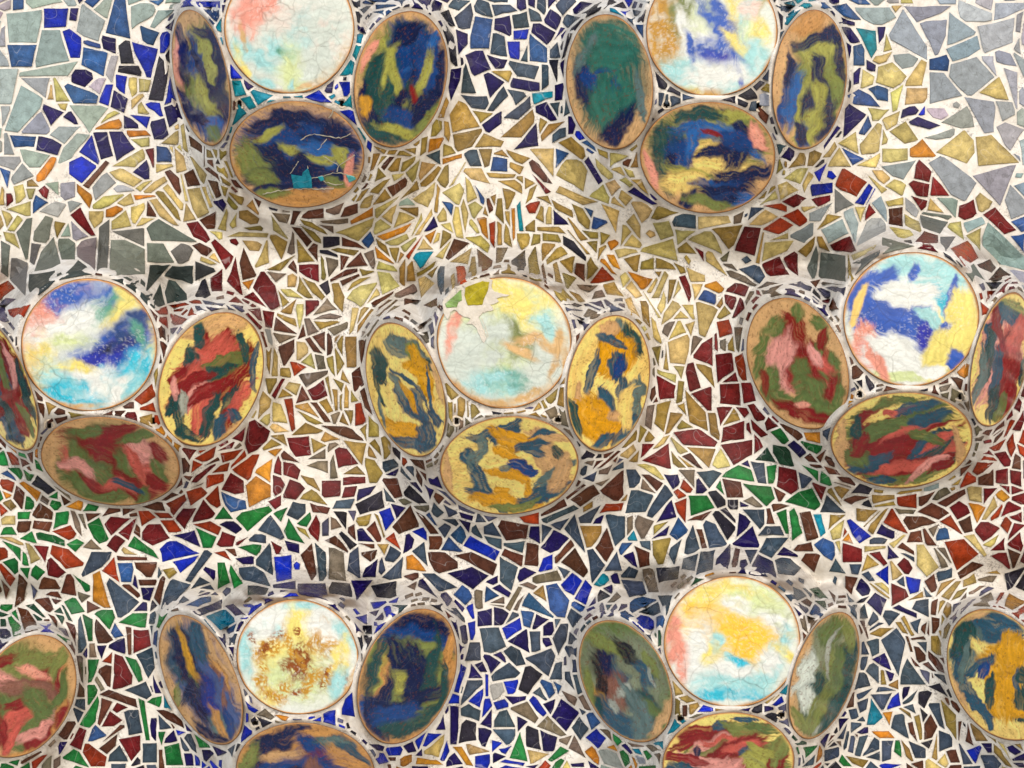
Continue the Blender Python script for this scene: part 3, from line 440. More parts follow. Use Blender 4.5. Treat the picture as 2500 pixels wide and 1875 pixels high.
'21': '''y0102060205060111 y0214090407120418 s1006170018041709 R1805270127041908 b2804330035103410 o3600410240113904 o4103470048054203 b4205480548114112 
o4903550058065409 o5107550953144809 r5610581167236425 m5806610966186116 y6000690069156506 t7000740370117007 y7504830981227114 n8207840491208922 
y8805941394168911 y9301990399099410 y0812130908160908 o0920171018131520 o1517201019182021 y2022290628112518 y2711361139183015 o3913521451163914 
o4117511754255424 o5116541654195217 o5522561859205523 y2916332830303022 b3219373136313424 y1825252027242533 y0428141815211132 o0024070700260118 
o1435151717231636 y0550133213371049 n0849143716441249 b1932243323412236 y1641193519421641 y2350233525332751 y2734283030352952 y3033333136343241 
O3442384139543650 y3143344834453242 o3637373038333939 m3930403040353936 o4029422843434334 o4430453046444238 o4624502550264735 o4736493648454742 
O4936513651504954 t5235543155485348 o5730592260215632 o6028672869346630 y6431773578367635 R5733613261365836 o6040623464366443 y6543673568356844 
n6835754369446836 o6834683176377639 b7932833788398647 b8440914387468544 o7834863985478041 y9032933596499737 y7124722282319030 O7025711681318125 
y8529902094269333 y9120951898239428 y9427972999339531 y8837943199369850 o6144684474516149 o5647604360486047 o6050625062555956 o6450695071556454 
o7542764184538054 o7449764984618161 k7353825982657356 o8147894989528452 o8950935290578955 o8555885588608656 O9356965597569459 o8868895892569160 
O9066926797749472 y9761996099659862 O9464966497699568 o3052365138593955 R4045424442594053 o4344454545564356 o4654474448544957 o5250565057535559 
k4966565957775363 q4359475945654366 o5776586560606377 o6457685668606467 o6569686172597463 o7367776578657773 o6868706872786977 o7375767578767581 
m7873796983708378 o8376837085668872 R8579907095778580 o9175958091859985 o9281958098869285 q8080888085838182 m6372656767826480 o7085748479917292 
o7786799082918088 q8886918592888789 v8392899192978593 o8792949299979295 q8390889091948493 v7594799581977597 m3562406738793574 o3578357238693877 
R2571287030812683 o3165336534793178 o3563396336683571 q4275447243764176 q4370456844774276 o4575487050745177 s1780177119711991 o2277237623852285 
y0778107713800887 o0873156612720775 o1273196517681475 t0564126013600870 y2267316031623068 y1562225223531964 m2063235428562164 y0760105414601160 
R0262104910510465 y1157135017511752 O1150174519461557 o1849215021551757 y1944234322482551 o0286078006840288 m0290089008900291 m1293169018931896 ''',
'22': '''m03001001170018041206 q0616121113120818 q0819111812231024 v121314141320 v1413150916121420 v1322152014261325 q0812091209120813 v750382077807 
v7707871386147810 v771081168014 v7909851585178316 v8202910488038201 v8301950893078503 q8309850588088609 q90009600990695069303 k730080027703 
o1951215025562358 o2161246123722269 o24602758296327702468 o2963306130672969 o3166326334673269 q287628703073 q257728742671 q2079217423762180 
q327136693470 o5768616263646066 o6361645966646464 o6559705370566760 o7060715373537263 o6572616959686067 q6565686370686769 q7164736575767274 
q7378757778837682 q707572777178 m772479227834 o744176407542 o715073447349 k829484918693 k879589929194 m8799959097918999 q839887968599 
m9594999099939697 m019402930298 m0599049506940899 R009900950296 s959999969999 m782078227919 ''',
'23': '''s0110051404170011 m0405090610120710 m0711101211200916 n0120052007231026 n1317171618221420 n112114241327 k0126042110310529 s003003290031 
q0632113211350733 s1436153218361638 s193224362138 m152619281731 m1528152919291930 v16222228253424311825 m0034033305460049 m07371242154913490941 
b1138123716441341 B0548094611491153 n0256045504580359 s1747204421461951 s164023412545 n2636313831422740 n264131423048 s334134363741 v363742393941 
v2633313732362933 s3247344536503551 s3845414344503850 s3750455245574055 b2150264428522754 b1759215028602360 m1251175117581258 B28563150456043653561 
m44464641574456524853 s4655555454605057 m4562475955635468 m5567565661576168 n5846624662545851 R5540623762425743 s634367456354 n6457694875526860 
n6457705269606658 s6440783280346543 m6338742975326736 m7429822183227530 m7627872189258033 o8333853285348335 s694475417146 s7347783883618261 
s80399130903285438143 o8144894489508457 m8759934695579264 R9136933299319835 n874291399042 s92399537993899569556 m6964775883728175 m6964765478627270 
B6464686268716271 b6463696268716371 q6074707171786080 s706975727376 n5272557060735478 m12621760246724721672 m2262316042674074 n1972306839753283 
s056010551270 s4463537050844475 O0364056309710370 s1174157425821884 n0779097816881688 n0678107816851688 n1888198522902092 b2487288131882892 
n2391259027942696 n407843764279 n4182448049854887 b3889398243864188 q3392338436853694 q389145884592 q4693518254834996 q509557845296 q5379587861806082 
o608464806588 b55925984699768995893 b65827180768974996798 B7180767380787885 B7888837785808291 n7773807780837585 s8359875892678579 s927297629972 
t8879917493769080 n957798749979 n928294819484 n839488858890 k889090859387 q9192968598889492 b7792799182948095 s769978968098 n3397419440993399 
n4294479747994199 s489950965298 B539860975999 n3094329333993198 k149218921895 k199518982399 s219528992699 s830285028405 m860291028904 
m8610880596009103 m940498009805 s931399069910 q840787058608 q891295089312 s831588128717 s811283098213 q881994169020 q802082178119 m9023991299289628 
v969999939999 v949896939796 v909193949098 v879990909191 q979998949994 ''',
'24': '''m1401160318041905 m190323092209 s2104260428112811 n230127002704 n2311251226212421 n2616281529232724 n2624282627272631 B3003320233103106 
B3012331133153122 s3124352435342934 n3405410340143414 n4103470645134213 s351544144621462741303729 q330036003604 q380145014602 q470350024904 
q510354005304 s55025600640068096209 b6600750076077209 s7700810282067904 s7510770581097715 n820186008703 s451450055207 B4515530954144721 
b5306600758165414 n600865116016 n6513681367206420 s6911721170176918 n6422652167256626 s68207014751474247131 s761679207624 n4824571658295529 
s5717631763285928 s46294827522755375138 s56326627683266445836 k55395939654659575252 n423145314635 n37343832403744374043 s41434936534148474247 
n3437363638413541 n323836453144 B24452638304227552353 s2847364736502762 B3744394539573757 B305936543462 B2255255625602260 n1867215321542065 
n2263256425842284 s27653162356634712768 B3763395740623668 a4051454946534259 B4647514652514855 n4656555654615062 B4259475947644465 b6046654970516558 
b654571516957 s605564516559 q50615658616859725065 q6075666774787181 B5860605765676467 n646068586767 n6868725880667477 q735478587761 q8056835485648364 
s786183668168 s7343754379547850 s7743804382547954 s7833803581407842 s6745693873377345 s7426782779347734 n793480288028 n357341624176 n347740773786 
s417546645075 s4176517650814785 n527057725279 k5775617662875786 n6378708269886488 s7775807183768081 b8467876789728675 B8482887791818887 q907794789584 
q718276807484 q768878828292 e499353795694 e6794728776907095 y578965915896 k26763071347534832585 n177519681975 n1771206920691879 B138316741580 
B0686117512750788 B108612801680 n0187058307900391 y119018821792 B1794208021891994 y308540903192 O2488278832993099 B3392409238993399 n2195249226972199 
n419047934197 B4092408445864386 B458849864690 B4597469554975399 O08931494199810990799 O0092059104950196 y009805960599 n069209880993 R619964956799 
n559861986199 O849086888997 a9090969099999399 O9288968797909589 y729875967699 n769881988199 n859688998699 e957898849785 ''',
'30': '''s0004020004030004 k0403080211021004 B0506120609100707 s1303190417081409 s1203160220021904 n1906210221021805 s1210151014151311 k1611190618091713 
b1614181418231721 k7904810881177911 s7908820882178017 s8019821882248026 t8301860186038302 t8902920194049103 s7904840685058303 s8504870688068705 
t8507880785148313 k2443284928522651 k3053355635582955 s2557285727632562 s2858305829613061 s3059345934653065 s3657415743603660 k3657435739603662 
s2566296927702375 k5460605760625960 k6158666164636161 s6665696569626761 k6256675469596460 s7047765176387542 k6851704773507054 o7252745075557354 
s7055715471577055 w7158745774627162 m7166747073747167 o1688168616991399 o0291109410970399 m1097129711991099 s7988838980948088 n8293868685978094 
m8494889292939399 o9390989396999299 o7898819781997899 k9997999796999999 o0092019101960097 ''',
'31': '''y0302070411040310 y0511081111151013 y0909121113151115 y0917111614201321 o1418171821272025 n1422122423322532 y0120041709240427 y0829092513291132 
y0430052811350933 y0034043210390750 y1332183222371742 o2239243434382641 y1144144016431653 y0857094612471056 y0857125016551759 y2444304332502753 
y1760175932533466 s3244343942404246 y4339573958434347 q5941643863435943 s6443663572356541 y6844743679407044 y3347424836523457 y7454825184518453 
o8860965095579163 r8365876287728267 r7270806384737674 r8231872790298634 y8416891193119019 y9023961596179024 n8005820085018407 o84098802900292088410 
y9204940199019510 o8006811081117618 o7617821382147420 B9512990799129817 B9519991999269626 r9630992999329833 a9537993599429442 o9648994199439648 
g9369965797669575 y9135963497349136 y7922832087248029 o7229742578227526 o6830722574267028 y7033772578287132 o7514821382147320 o3459375641613460 
r4158466346654564 q5468586864766375 q5574607369806881 q5361595353625566 s6372716973747079 o1165166415721468 O1172177522781783 y0976107512781081 
y1181137917861587 y0179047910870184 y0661145915610764 o1870186823662371 o2471256630693372 y3872457645783978 o3167377237723574 r3476377540843891 
o2473267326752575 y2084247624772184 y2287277329762687 o3079337932802897 y2595278528922696 y2899347735842899 y4081458144854189 O4682518054845185 
b4389458550865092 o5193558455945395 r5685608165826488 r5594568859886094 q6492668667866493 y4293449148934999 r6189649358995999 y4893529648995099 
y3693409341993898 y1885198526992499 y1893199320991999 y1091129015991298 v0191049211970397 v0088029006960094 m7299749276887190 r7084718472877086 
q7083748078807183 q7184828084818390 v8085868488878189 v8381898095849284 v9486969098929790 r9090929091939093 m9579997897829579 y0184028006840686 
y3954465049505362 o5047564663455860 R8040883592418846 r6159644673477263 y7068735585548162 R7333823382358034 R8039883592408646 d8551944494509255 
o6767705074517269 q3463384243724269 y4664515862786079 o4667525563785079 R7346804085448049 ''',
'32': '''v0004030206070307 q0603110511060504 o1801200121141911 o2000230026092510 y3000350334062713 y350540113111 y3602400241094010 y420245015205481546224315 
o5107550058055309 r540259005904 r6000640158135709 R5213561258195321 m591364076110 y2210231326242421 o211824272325 q2818291432132919 y292434123719 
y3715421341174025 y302439213929373830373026 q4022462242293937 r4229512251394234 r4924512151275024 o232827272537 o2639272629283041 q5424562356295427 
o562959205930 q6017631762306025 v632464246329 R6033633164476243 r5232583159455350 r5942604852495246 r3839413844524054 r385249524154 o4339484050514745 
r415548534865 r5450615061635462 r6349664968606461 y334036393545 y2541334433502645 r2446324932582559 o3348374936613259 o336237603768 m215123492154 
m215424522360 q234224402445 o375341594666477839733860 o24633160287727732371 o3068366932762978 o3474377242763576 r33784376518449883785 
o4867516753825081 r526558645374 r606466656369 o537659656172 r5476647364825385 r5386688367935999 r6777677074797081 r6671696876877184 r6563676272706871 
r657567746881 r687871876890 r7472757079757577 e7778807783848285 m798282878083 m7974857690828884 O9179987998859283 e9084988797929490 n8487878491928994 
m9194959299999198 E78947887838885988299 E709675897896 e859393998899 r1793178724851985 r1796308531992499 m0098058906900199 m0596098909900697 
o0987147715831286 o1683177421771884 o177821561965 q2077216224612279 m216224562560 y0892138714901094 o1395188719861797 y2288268330812786 y318238913693 
o349043993799 o3786518848994594 y5097549056985299 o3195329038993599 o207922822085 b049708950999 m949699999599 O919194959299 s6796739672996799 
v589866966199 ''',
'33': '''m0022100912220628 m000405000000 v0313080410050510 y14072107261524151911 r19052200310031142814 s1212151217161321 q181624251722 m1915231527192423 
o073010261029 R0036023108310735 s13232125222819361037 s21392328272032262536 n2542312933392641 n2915331534203222 R3521361840213825 R3224342238263428 
R333237293742 e3825472550333938 k4724512356315133 q3411421142243919 s4313491253144822 n4318441746234324 o330040103411 m3601380044093905 o420051004710 
o5009530056085110 r5500670060035909 n620765056609 E700575007806 e7800840085068308 e5415610966106716 s67057306741971186912 e7410790976187518 
r79088610881987257821 e850297109717 e880397119617 s891494179023 m54166018631864275627 e5320542255275222 e63197621782874336925 m761982247930 
e81308823942198319435 r952099219929 k5629613060335633 n623066326233 q6530682871327033 m7731813183337736 m3941453850364640 k5435563460415941 
k5037533759465651 n6138664162506050 s6334733473457045 m7435763578447444 s70497344814481507350 e7838823584488147 e8438863690478552 m8938943797509254 
t9640973999509751 b3050344038473353 s38603950414344574061 m4348464846584457 s454747435145555550574757 n59546650674570566258 s7060735283537664 
m87609055945495609160 q875291628862 n8062825787618763 r9056965496599260 s975599529963 m9165936197639570 m0052024605590165 s01390538103910500556 
q1141134013471151 q1544173823411852 t1251144915531354 b0860105414540961 s1753225322581856 n225229462849 o244729422445 m1558206120691770 
o2255315327702360 s305935533265 s0071066212640772 n116313621569 s0875126915711377 B007402750079 s0976187720851387 n0476077308780578 q1970227224832083 
m018103790484 s3764426241703669 s44704559515850694372 n5166575757685471 m5773605763586173 n6167656664746173 s645970596666 n677368716969716276677774 
s79668364887086738072 n886492698966 k2567356634752677 k2767356634742677 v0090078804910091 q0190048508850592 b12931688249016951297 s1597249125972299 
s258830882899 b0998119615981399 k078913861088 v059707931193 q0098039407930399 O3389368537863391 O437847774578 O4975527452755076 E408042774477 
n3784438042803982 q707775797479 s81898683928689908391 e9486968399899990 m8890918895929394 n8592879291978898 b9395959099999698 m889893979299 
s908393879484 ''',
'34': '''q0303090205080108 s000004000105 v060212010607 s110121001504 s1504250026082308 b09061205150813100907 B14101807231319181513 s2500290028072607 
b2409270926152415 s1919221723242125 E2420251826242425 E253026282736 o2739284131452945 o3147334935553355 o3557385640593860 o3359356035673366 
m3662386238673667 o39624261436440663965 B4266446350635066 o5164556455655265 q386944674468 n616567636665 k6864726272646966 o735980567561 
B7661805781617862 n7363766376647365 v8062836083658165 t8054825084508456 k7568766779687871 v817284718474 t317733723575 k8700880090058805 
v8500900092059007 b9304950099039910 e960099019903 q8909920694209116 q9320930997119520 m9022911992219125 m922293219326 k883090288936 E898591849187 
e9192908698849489 s899995919394 O969698899992 R969998969999 e0478057709830882 s058206840585 s048106830785 y0186068506880389 n0987118613901291 
t1489158817911591 t238526852687 e1891219021921994 e0891109011961097 a1592189318971696 O1394159616991499 n209622952297 q1987238726902291 q249026942697 
a0089038907990099 a0076027905830184 q1385168418871587 m089912991099 ''',
'40': '''b0000050404050002 b0900120313040904 b1203190125102110 n1200150015021300 b1206180124101409 d24003700421035152508 a3900430044004102 y4102440342064106 
d4500690060085212 n1714181122132215 n1717201724242024 B291334263016 n3416371637183424 t24173219322930332928 n1926212820382035 b2328262728392339 
y3627371141323833 y3629412736373237 n2835323832412841 n2345264126482349 y2641314530512552 k2048215020572054 a450858435733423139244020 
d54146413651560315928 d66077718762069246525 d6512655765636612 w7000850885117211 w87009900990689128614 w8606861199029915 a9411990699189416 
w781398079724912683318025 d6530792279286838 w9628991799349730 d663779328541874676586545 w8235863587458342 w87319534973891378735 d8841999399468845 
a4234513350384340 b55366433663766435542 y52365534525349474549 y34404137474542533349 o5245561656484454 b29533351385538593258 y3954474743674066 
y4851565157614762 d56456343756356686666 y8054884890599259 b21572554315835672666 y28643362396634733073 n4468506454704571 B5165565354695268 
y3571437244663781 n4873546960777980 w5664626465715969 a6173746276766378 d7158866185798080 a8761966298679073 w8875917399779389 d9447999949589361 
n1770216427691684 b2679306931713080 y3480367438803687 y25843273377936902791 y4078467352854887 y3680414594798495 O48905484609451944892 
a5583695067810590 y6191727978887397 d6294657261968499 y7783858197977899 R7299807285998799 d5999629562946799 d349951979999 y2198329935893099 
y1299149116882199 y1786248025922189 b1889269525982299 n1084157716781089 y0290089009960299 y1094148715901394 n0699109509990699 y1569201820602275 
R0092019401990099 d9390989699999999 ''',
'41': '''R0000020501140016 y0300090007050316 y1200150015041104 y160019002207210713160917 b200026072206 y3500330032141911 y360047004606430641053605 
O4800570059044903 y620076006906 R790784008810831373137209 y85009600980692128810 a980099009904 B051211050717 y001104110113 y0018021404160123 
B0420141914250527 R18211812282024261521 y3016321737223524 y3313381338183620 y4117452144253820 d3409510545173814 r5207581457195117 
r49205118572256265226 r581765265726 d56076103771972306626 d78169715990891358625 d92169926993995419229 B2932312132252731 B2430292132252731 
r0530112711290733 y0034063306350036 a0335132908420342 g142322321437 a19372236244523592047 y243428342643 r293232372940 a3133352938383743 
y3831452945313933 m3835453445453843 a4630523651394633 r482756315336 y572963375634 a6129703069406735 y4639534453484744 g54376639624353405338 
g54385637664162495344 r70347730783674417038 y78308027843182368035 d7343804081447548 r8138863496469049 y6645714472526949 y745180478060 
R6660745578657270 g625368536559 d81558445996599729270 b955199509959 r505554496152616155625159 y4046474848504452 g36523952475551593661 
a3042364236482556 a0848174320501156 o103917400549 q0045034403500054 r1356215323611561 y0055055103600063 o0753095311590857 g0262055707650575 
g0861196319800775 o2064216623782075 y2262345431582365 g2268346033622476 m326539623566 q0878218019810980 k0482078707900385 v078411841189 
r0989138812930992 v088318821787 m149412881094 n049510921198 g7475776981777778 m8069846787738270 m8376877092758977 k837990808883 r8882928191848785 
r7985808783908188 r818484908285 R848586858390 R809284978198 d957399729979 k646271747169 k586163646263 n007904830286 ''',
'42': '''k0702110213081005 m090012001101 m150017001601 R800283038207 m801281148018 m23402739274325462346 k224824502453 k244827472651 k2747284631512953 
O285533553061 O2160266020662064 m3557375243533655 m595560496255 m6248654765496350 m675467546847 q6254635067506554 m674771477053 q625566546558 
q6659675270546860 O70417238753974437245 q715274527353 q736175607464 o0183028007790886 s097912771182 e01840785068803920190 m0594099010920898 
O009602910497 O059808960899 m109413961399 q7679797680777781 q778381818083 m8280867686778481 m8579907290758778 m838584818484 m868588809176 
R858891838790 r779482888090 m709377937297 r809384918694 R7999819685978699 r8791919094979299 R9385958196899495 R9081937295739279 r9576986999679977 
r956298589764 r927294659469 R9787998599939892 r9599969399959999 R729978967999 m985399539954 ''',
'43': '''O0003020103060005 e0006060906160013 m050309000807 O040607080508 e08170913111512201019 m100412071411 m0908131015131112 s001403180022 r052010220829 
e00220422073006350034 q1419202121221519 o1422162120241827 o1123132217311530 m1615201622191918 k2224252030232925 m2029252730282331 k283129293032 
o3227412739293230 o3332403041333334 o4325502252234725 k532254225424 a5520601960225522 R42275125513345324230 m5227632156325331 q5827652266246128 
m6131722373256433 o652172156820 m7213721078067509 R7713800586057814 R72167313771478197222 m7916861186217920 R810683028605 r83009200930891098708 
m940297009405 m9408950299039911 r8811921092188718 r9411991299219519 r871993219325 r9422972299259427 y7422802180307529 r822388238233 O8726902493299230 
y8041862687308541 O7432763182357845 R814289308937 R8439853786448541 r8939922999329337 r943999379941 o722973337433 r6733703176367040 m7142753976477348 
R6142663871486545 m513557306032653861405537 m46424838533860434947 R37414034434747493844 m4848534754554655 m5447554660565556 q4335503649384437 
o2535333631412540 o2742313735372846 o3048383533383148 o1339193816401246 y1347184317511452 s0836112620371436 B21422341315026542349 n3449364440474052 
R175218461950 O175219492155 b05550852135513640961 t0539073909500851 m00380337065002530054 r0055055504590060 m0165036106630569 y1555175519731762 
r18621955265826671867 s3153375336553156 y2856365637592861 o2573286133672971 r3162356138673668 y3955455046514158 n385643643865 m42574556506150624659 
s436149634965 y386545743976 r4369466548704674 y51665155555661715775 q5958626364696370 q6259665967666665 b6148644765536153 q5847614560465950 
R625472527962687367686860 y7351775082618162 y825588498556 r846092519260 r7847814287468253 R9045924094439249 r935395449945 r935597509961 
r8763926094709369 m9258996297689469 m7073756780697176 s6072667066766178 B317538693883 s2268256725712374 s127114661772 m2074257522852082 
n2481277729832887 s2774287231783078 y307938783887 o3079388638883481 r3979468347873993 B4574527651834884 s437745754580 m5678597560825883 s537957875587 
o5889627969766481 o6388707872786690 o668973827285 q689274837387 o449153855487 n2890328438893599 n4096439251985099 s5095529056895699 m5898599161906099 
o619264906197 o6497659267946599 o7377777478797381 m000102000001 k209328873089 s219324942599 s198422902190 E0384068310890789 E049010950989 
e059114961297 b0394049111980999 R8693898691868893 O9293938799919595 R959997959999 q7585808286808183 q7693848685907899 v709880877592 v729979907896 
q778482818582 v808785838282 o787487738874 k9273997099779381 q797786758577 m118314881491 ''',
'44': '''b0202050011070810 e040015001206 s2101240225102308 q000602070219 q020908110320 n290038003409 n40044302500650094708 s5003520056005610 m5600610059105707 
o6407660068016507 n6608670270017000 s3606430639123708 s3012320633113113 s2507270428102510 s3115331337133117 m2611281030212920 o3019321639163521 
o4313441347204519 o4510460949174920 s491353115217 m531656135519 m4921542054224922 m4619472049284828 s2924342234313131 s2526272529312531 
s35224215462343453931 s4445483456494549 n3034363038393539 o274131352842 s284033373448 n374040423947 o3542364237493549 s2443274229502352 o394942474251 
s255633512658 s3551375144533454 s315540543665 n4652475146554557 s466052524957 B3960435644643965 s2460285828632565 t30593160356830742874 
s2064246325682169 O366540663974 o436446634972 s426248605068 k5355585455625362 k526156675471 s4074426946684881 m477450735182 o5070526953815282 
m55735868607357815581 s5762616263746071 o5993617461746094 o62576662696670856574 o5887617462945993 m6760706369666863 o7161736776697369 
q6447664970596858 k555161496659 s594363456448 m604363436148 v544156435648 m5637583662425940 m5729613462405838 m4733503852415039 m4830513854405137 
m5128542954345235 s512455245531 m531557125415 m561657125719 o5919610763106119 m590863095918 o611863196229 o5820612061305829 o622067126420 
m633465196631 m623464346440 v651270036714 v661071046915 v730079007405 v740180007506 R850090008902 o9200990099039204 R950599029910 s262627312632 
s263528332740 m2262235421602064 n1670217020721681 s1580187421711981 s2173257225762179 s237226702772 n237928752878 s1887197921792085 s2088218123812289 
s2389248228812592 q158517851890 m128114811286 n098412791086 m237925802584 O3379387940823481 s2891338234833488 s2593348934962594 s3583418340933595 
e4184438443904188 o4381478949954690 s4985548854925192 k548457835686 s6279668166876289 B7489788780887895 n8185858585908389 y609764916698 
m6590689070996799 s7087718677997299 s8192869289998399 o8690868593999299 y888491889496 o878092879083 n938895879892 n959698969999 o948496839990 
s0990158715920995 s0892128815970897 O069509890895 s009806910596 e1697189221971897 o209429942798 B3599369844984299 m489853965499 R049908960899 
k099713971199 m7273747476847281 m716974747371 m7082717373737283 q697370757178 o7674777382837983 o8173847685798277 o807885798786 e0092018709840588 
k079015861283 n088010781279 k978499859987 ''',
}

CX = [0, 490, 980, 1470, 1960]; CY = [0, 367, 735, 1102, 1470]
def hull(P):
    P = sorted(set(map(tuple, P)))
    if len(P) < 3: return None
    def half(P):
        o = []
        for p in P:
            while len(o) > 1 and (o[-1][0]-o[-2][0])*(p[1]-o[-2][1])-(o[-1][1]-o[-2][1])*(p[0]-o[-2][0]) <= 0: o.pop()
            o.append(p)
        return o[:-1]
    a = half(P)+half(P[::-1])
    return a if len(a) > 2 else None
def area(P): return abs(sum(P[i-1][0]*P[i][1]-P[i][0]*P[i-1][1] for i in range(len(P))))/2
def cent(P):
    A = cx = cy = 0
    for i in range(len(P)):
        x0, y0 = P[i-1]; x1, y1 = P[i]; k = x0*y1-x1*y0; A += k; cx += (x0+x1)*k; cy += (y0+y1)*k
    return (cx/(3*A), cy/(3*A)) if abs(A) > 1e-6 else P[0]
def clip(P, nx, ny, c):
    """keep nx*x+ny*y <= c"""
    o = []
    for i in range(len(P)):
        a, b = P[i-1], P[i]; da = nx*a[0]+ny*a[1]-c; db = nx*b[0]+ny*b[1]-c
        if (da <= 0) != (db <= 0):
            t = da/(da-db); o.append((a[0]+t*(b[0]-a[0]), a[1]+t*(b[1]-a[1])))
        if db <= 0: o.append(b)
    return o if len(o) > 2 else None
tiles = []
def inside(P, p):
    s = None
    for i in range(len(P)):
        k = (P[i][0]-P[i-1][0])*(p[1]-P[i-1][1])-(P[i][1]-P[i-1][1])*(p[0]-P[i-1][0])
        if s is None: s = k > 0
        elif (k > 0) != s: return False
    return True
grid = {}
def cells(P, m=0):
    xs = [p[0] for p in P]; ys = [p[1] for p in P]
    return [(i, j) for i in range(int((min(xs)-m)//60), int((max(xs)+m)//60)+1) for j in range(int((min(ys)-m)//60), int((max(ys)+m)//60)+1)]
def add_tile(key, P, amin=70, reg=None):
    P = hull(P)
    if not P or area(P) < amin: return False
    c = cent(P)
    near = set()
    for g in cells(P): near |= grid.get(g, set())
    for j in near:
        if not tiles[j][1]: continue
        i1, i2 = inside(tiles[j][1], c), inside(P, cent(tiles[j][1]))
        if (i1 and i2) or ((i1 or i2) and not (reg and tiles[j][2] == reg)): return False
    i = len(tiles); tiles.append([key, P, reg])
    for g in cells(P): grid.setdefault(g, set()).add(i)
    return True
late = []
for ri, blk in TILES.items():
    rx, ry = int(ri[0]), int(ri[1]); ox, oy = CX[rx], CY[ry]
    for t in blk.split():
        k, dd = t[0], t[1:]; Q = [(int(dd[i:i+2]), int(dd[i+2:i+4])) for i in range(0, len(dd)-3, 4)]
        P = [(ox+x*5.4+2.0, oy+y*4.05+1.6) for x, y in Q]
        cut = any((x > 98 and rx < 4) or (x < 1 and rx > 0) or (y > 98 and ry < 4) or (y < 1 and ry > 0) for x, y in Q)
        if cut: late.append((k, P, ri))
        else: add_tile(k, P, 45, ri)
for k, P, ri in late: add_tile(k, P, 45, ri)
n_read = len(tiles)
def near_key(x, y):
    best = None
    for gx in range(-3, 4):
        for gy in range(-3, 4):
            for j in grid.get((int(x//60)+gx, int(y//60)+gy), ()):
                if not tiles[j][1]: continue
                c = cent(tiles[j][1]); dd = (c[0]-x)**2+(c[1]-y)**2+random.random()*900
                if best is None or dd < best[0]: best = (dd, tiles[j][0])
    return best[1] if best else 's'
def blob(x, y, r):
    a0 = random.random()*6.3; n = random.choice([4, 4, 5]); st = random.uniform(0.7, 1.5); ro = random.random()*3.14
    P = []
    for i in range(n):
        a = a0+i*2*math.pi/n+random.uniform(-.3, .3); X = r*math.cos(a)*st; Y = r*math.sin(a)/st
        P.append((x+X*math.cos(ro)-Y*math.sin(ro), y+X*math.sin(ro)+Y*math.cos(ro)))
    return P
EXT = 170
def disc_ok(x, y, m=1.06):
    return all(qd(d, np.float64(x), np.float64(y))[0] > m for d in discs)
# the wall runs on a little past the picture on every side
seeds = []
y = -EXT
while y < H+EXT:
    x = -EXT
    while x < W+EXT:
        X = x+random.uniform(-13, 13); Y = y+random.uniform(-13, 13)
        if (X < 4 or X > W-6 or Y < 2 or Y > H-4) and disc_ok(X, Y): seeds.append((X, Y))
        x += 46
    y += 42
for X, Y in seeds: add_tile(near_key(min(max(X, 20), W-20), min(max(Y, 20), H-20)), blob(X, Y, random.uniform(22, 31)))
# settle neighbours that touch: cut both back along the line that parts them best
GAP = 4.0
def settle(gap):
    g = {}
    for i, (k, P, _) in enumerate(tiles):
        if P:
            for c in cells(P, 4): g.setdefault(c, []).append(i)
    pairs = set()
    for L in g.values():
        for a in range(len(L)):
            for b in range(a+1, len(L)): pairs.add((L[a], L[b]))
    for i, j in sorted(pairs):
        A, B = tiles[i][1], tiles[j][1]
        if not A or not B: continue
        best = None
        for P in (A, B):
            for q in range(len(P)):
                ex = P[q][0]-P[q-1][0]; ey = P[q][1]-P[q-1][1]; L = math.hypot(ex, ey)
                if L < 1e-6: continue
                for s in (1, -1):
                    nx, ny = -ey/L*s, ex/L*s
                    ma = max(nx*p[0]+ny*p[1] for p in A); mb = min(nx*p[0]+ny*p[1] for p in B)
                    if best is None or ma-mb < best[0]: best = (ma-mb, nx, ny, (ma+mb)/2)
        pen, nx, ny, m = best
        if pen > -gap:
            A2 = clip(A, nx, ny, m-gap/2); B2 = clip(B, -nx, -ny, -(m+gap/2))
            if A2 is None or B2 is None or area(A2) < 0.15*area(A) or area(B2) < 0.15*area(B):
                if area(A) < area(B): tiles[i][1] = None
                else: tiles[j][1] = None
            else: tiles[i][1] = A2; tiles[j][1] = B2
def clip_discs():
    for t in tiles:
        P = t[1]
        if not P: continue
        c = cent(P)
        for d in discs:
            if abs(c[0]-d.c[0]) > 260 or abs(c[1]-d.c[1]) > 260: continue
            q, r = qd(d, np.float64(c[0]), np.float64(c[1])); q = float(q)
            mg = 1+6.0/float(max(r/q, 40))
            if q < mg*0.985: P = None; break
            p = d.c + (np.array(c)-d.c)/q*mg
            nrm = d.inv@(p-d.c); nrm /= np.linalg.norm(nrm)
            P = clip(P, -nrm[0], -nrm[1], -float(nrm@p))
            if not P: break
            c = cent(P)
        t[1] = P
settle(GAP); clip_discs()
def grow(k):
    for t in tiles:
        P = t[1]
        if not P or area(P) < 30: continue
        if sum(P[i-1][0]*P[i][1]-P[i][0]*P[i-1][1] for i in range(len(P))) < 0: P = P[::-1]
        n = len(P); E = []
        for i in range(n):
            a, b = P[i-1], P[i]; L = math.hypot(b[0]-a[0], b[1]-a[1])
            if L > 0.3: E.append(((b[1]-a[1])/L, -(b[0]-a[0])/L, a, b))
        if len(E) < 3: continue
        o = []
        for i in range(len(E)):
            n0 = E[i-1]; n1 = E[i]; p = n1[2]; bx, by = n0[0]+n1[0], n0[1]+n1[1]; q = max(0.35, (bx*bx+by*by)/2)
            o.append((p[0]+bx*k/q, p[1]+by*k/q))
        t[1] = hull(o)
print('after settle', sum(1 for t in tiles if t[1]), [round(sum(area(t[1]) for t in tiles if t[1])/1e6, 3)])
for _ in range(3):
    grow(2.3); settle(GAP); clip_discs()
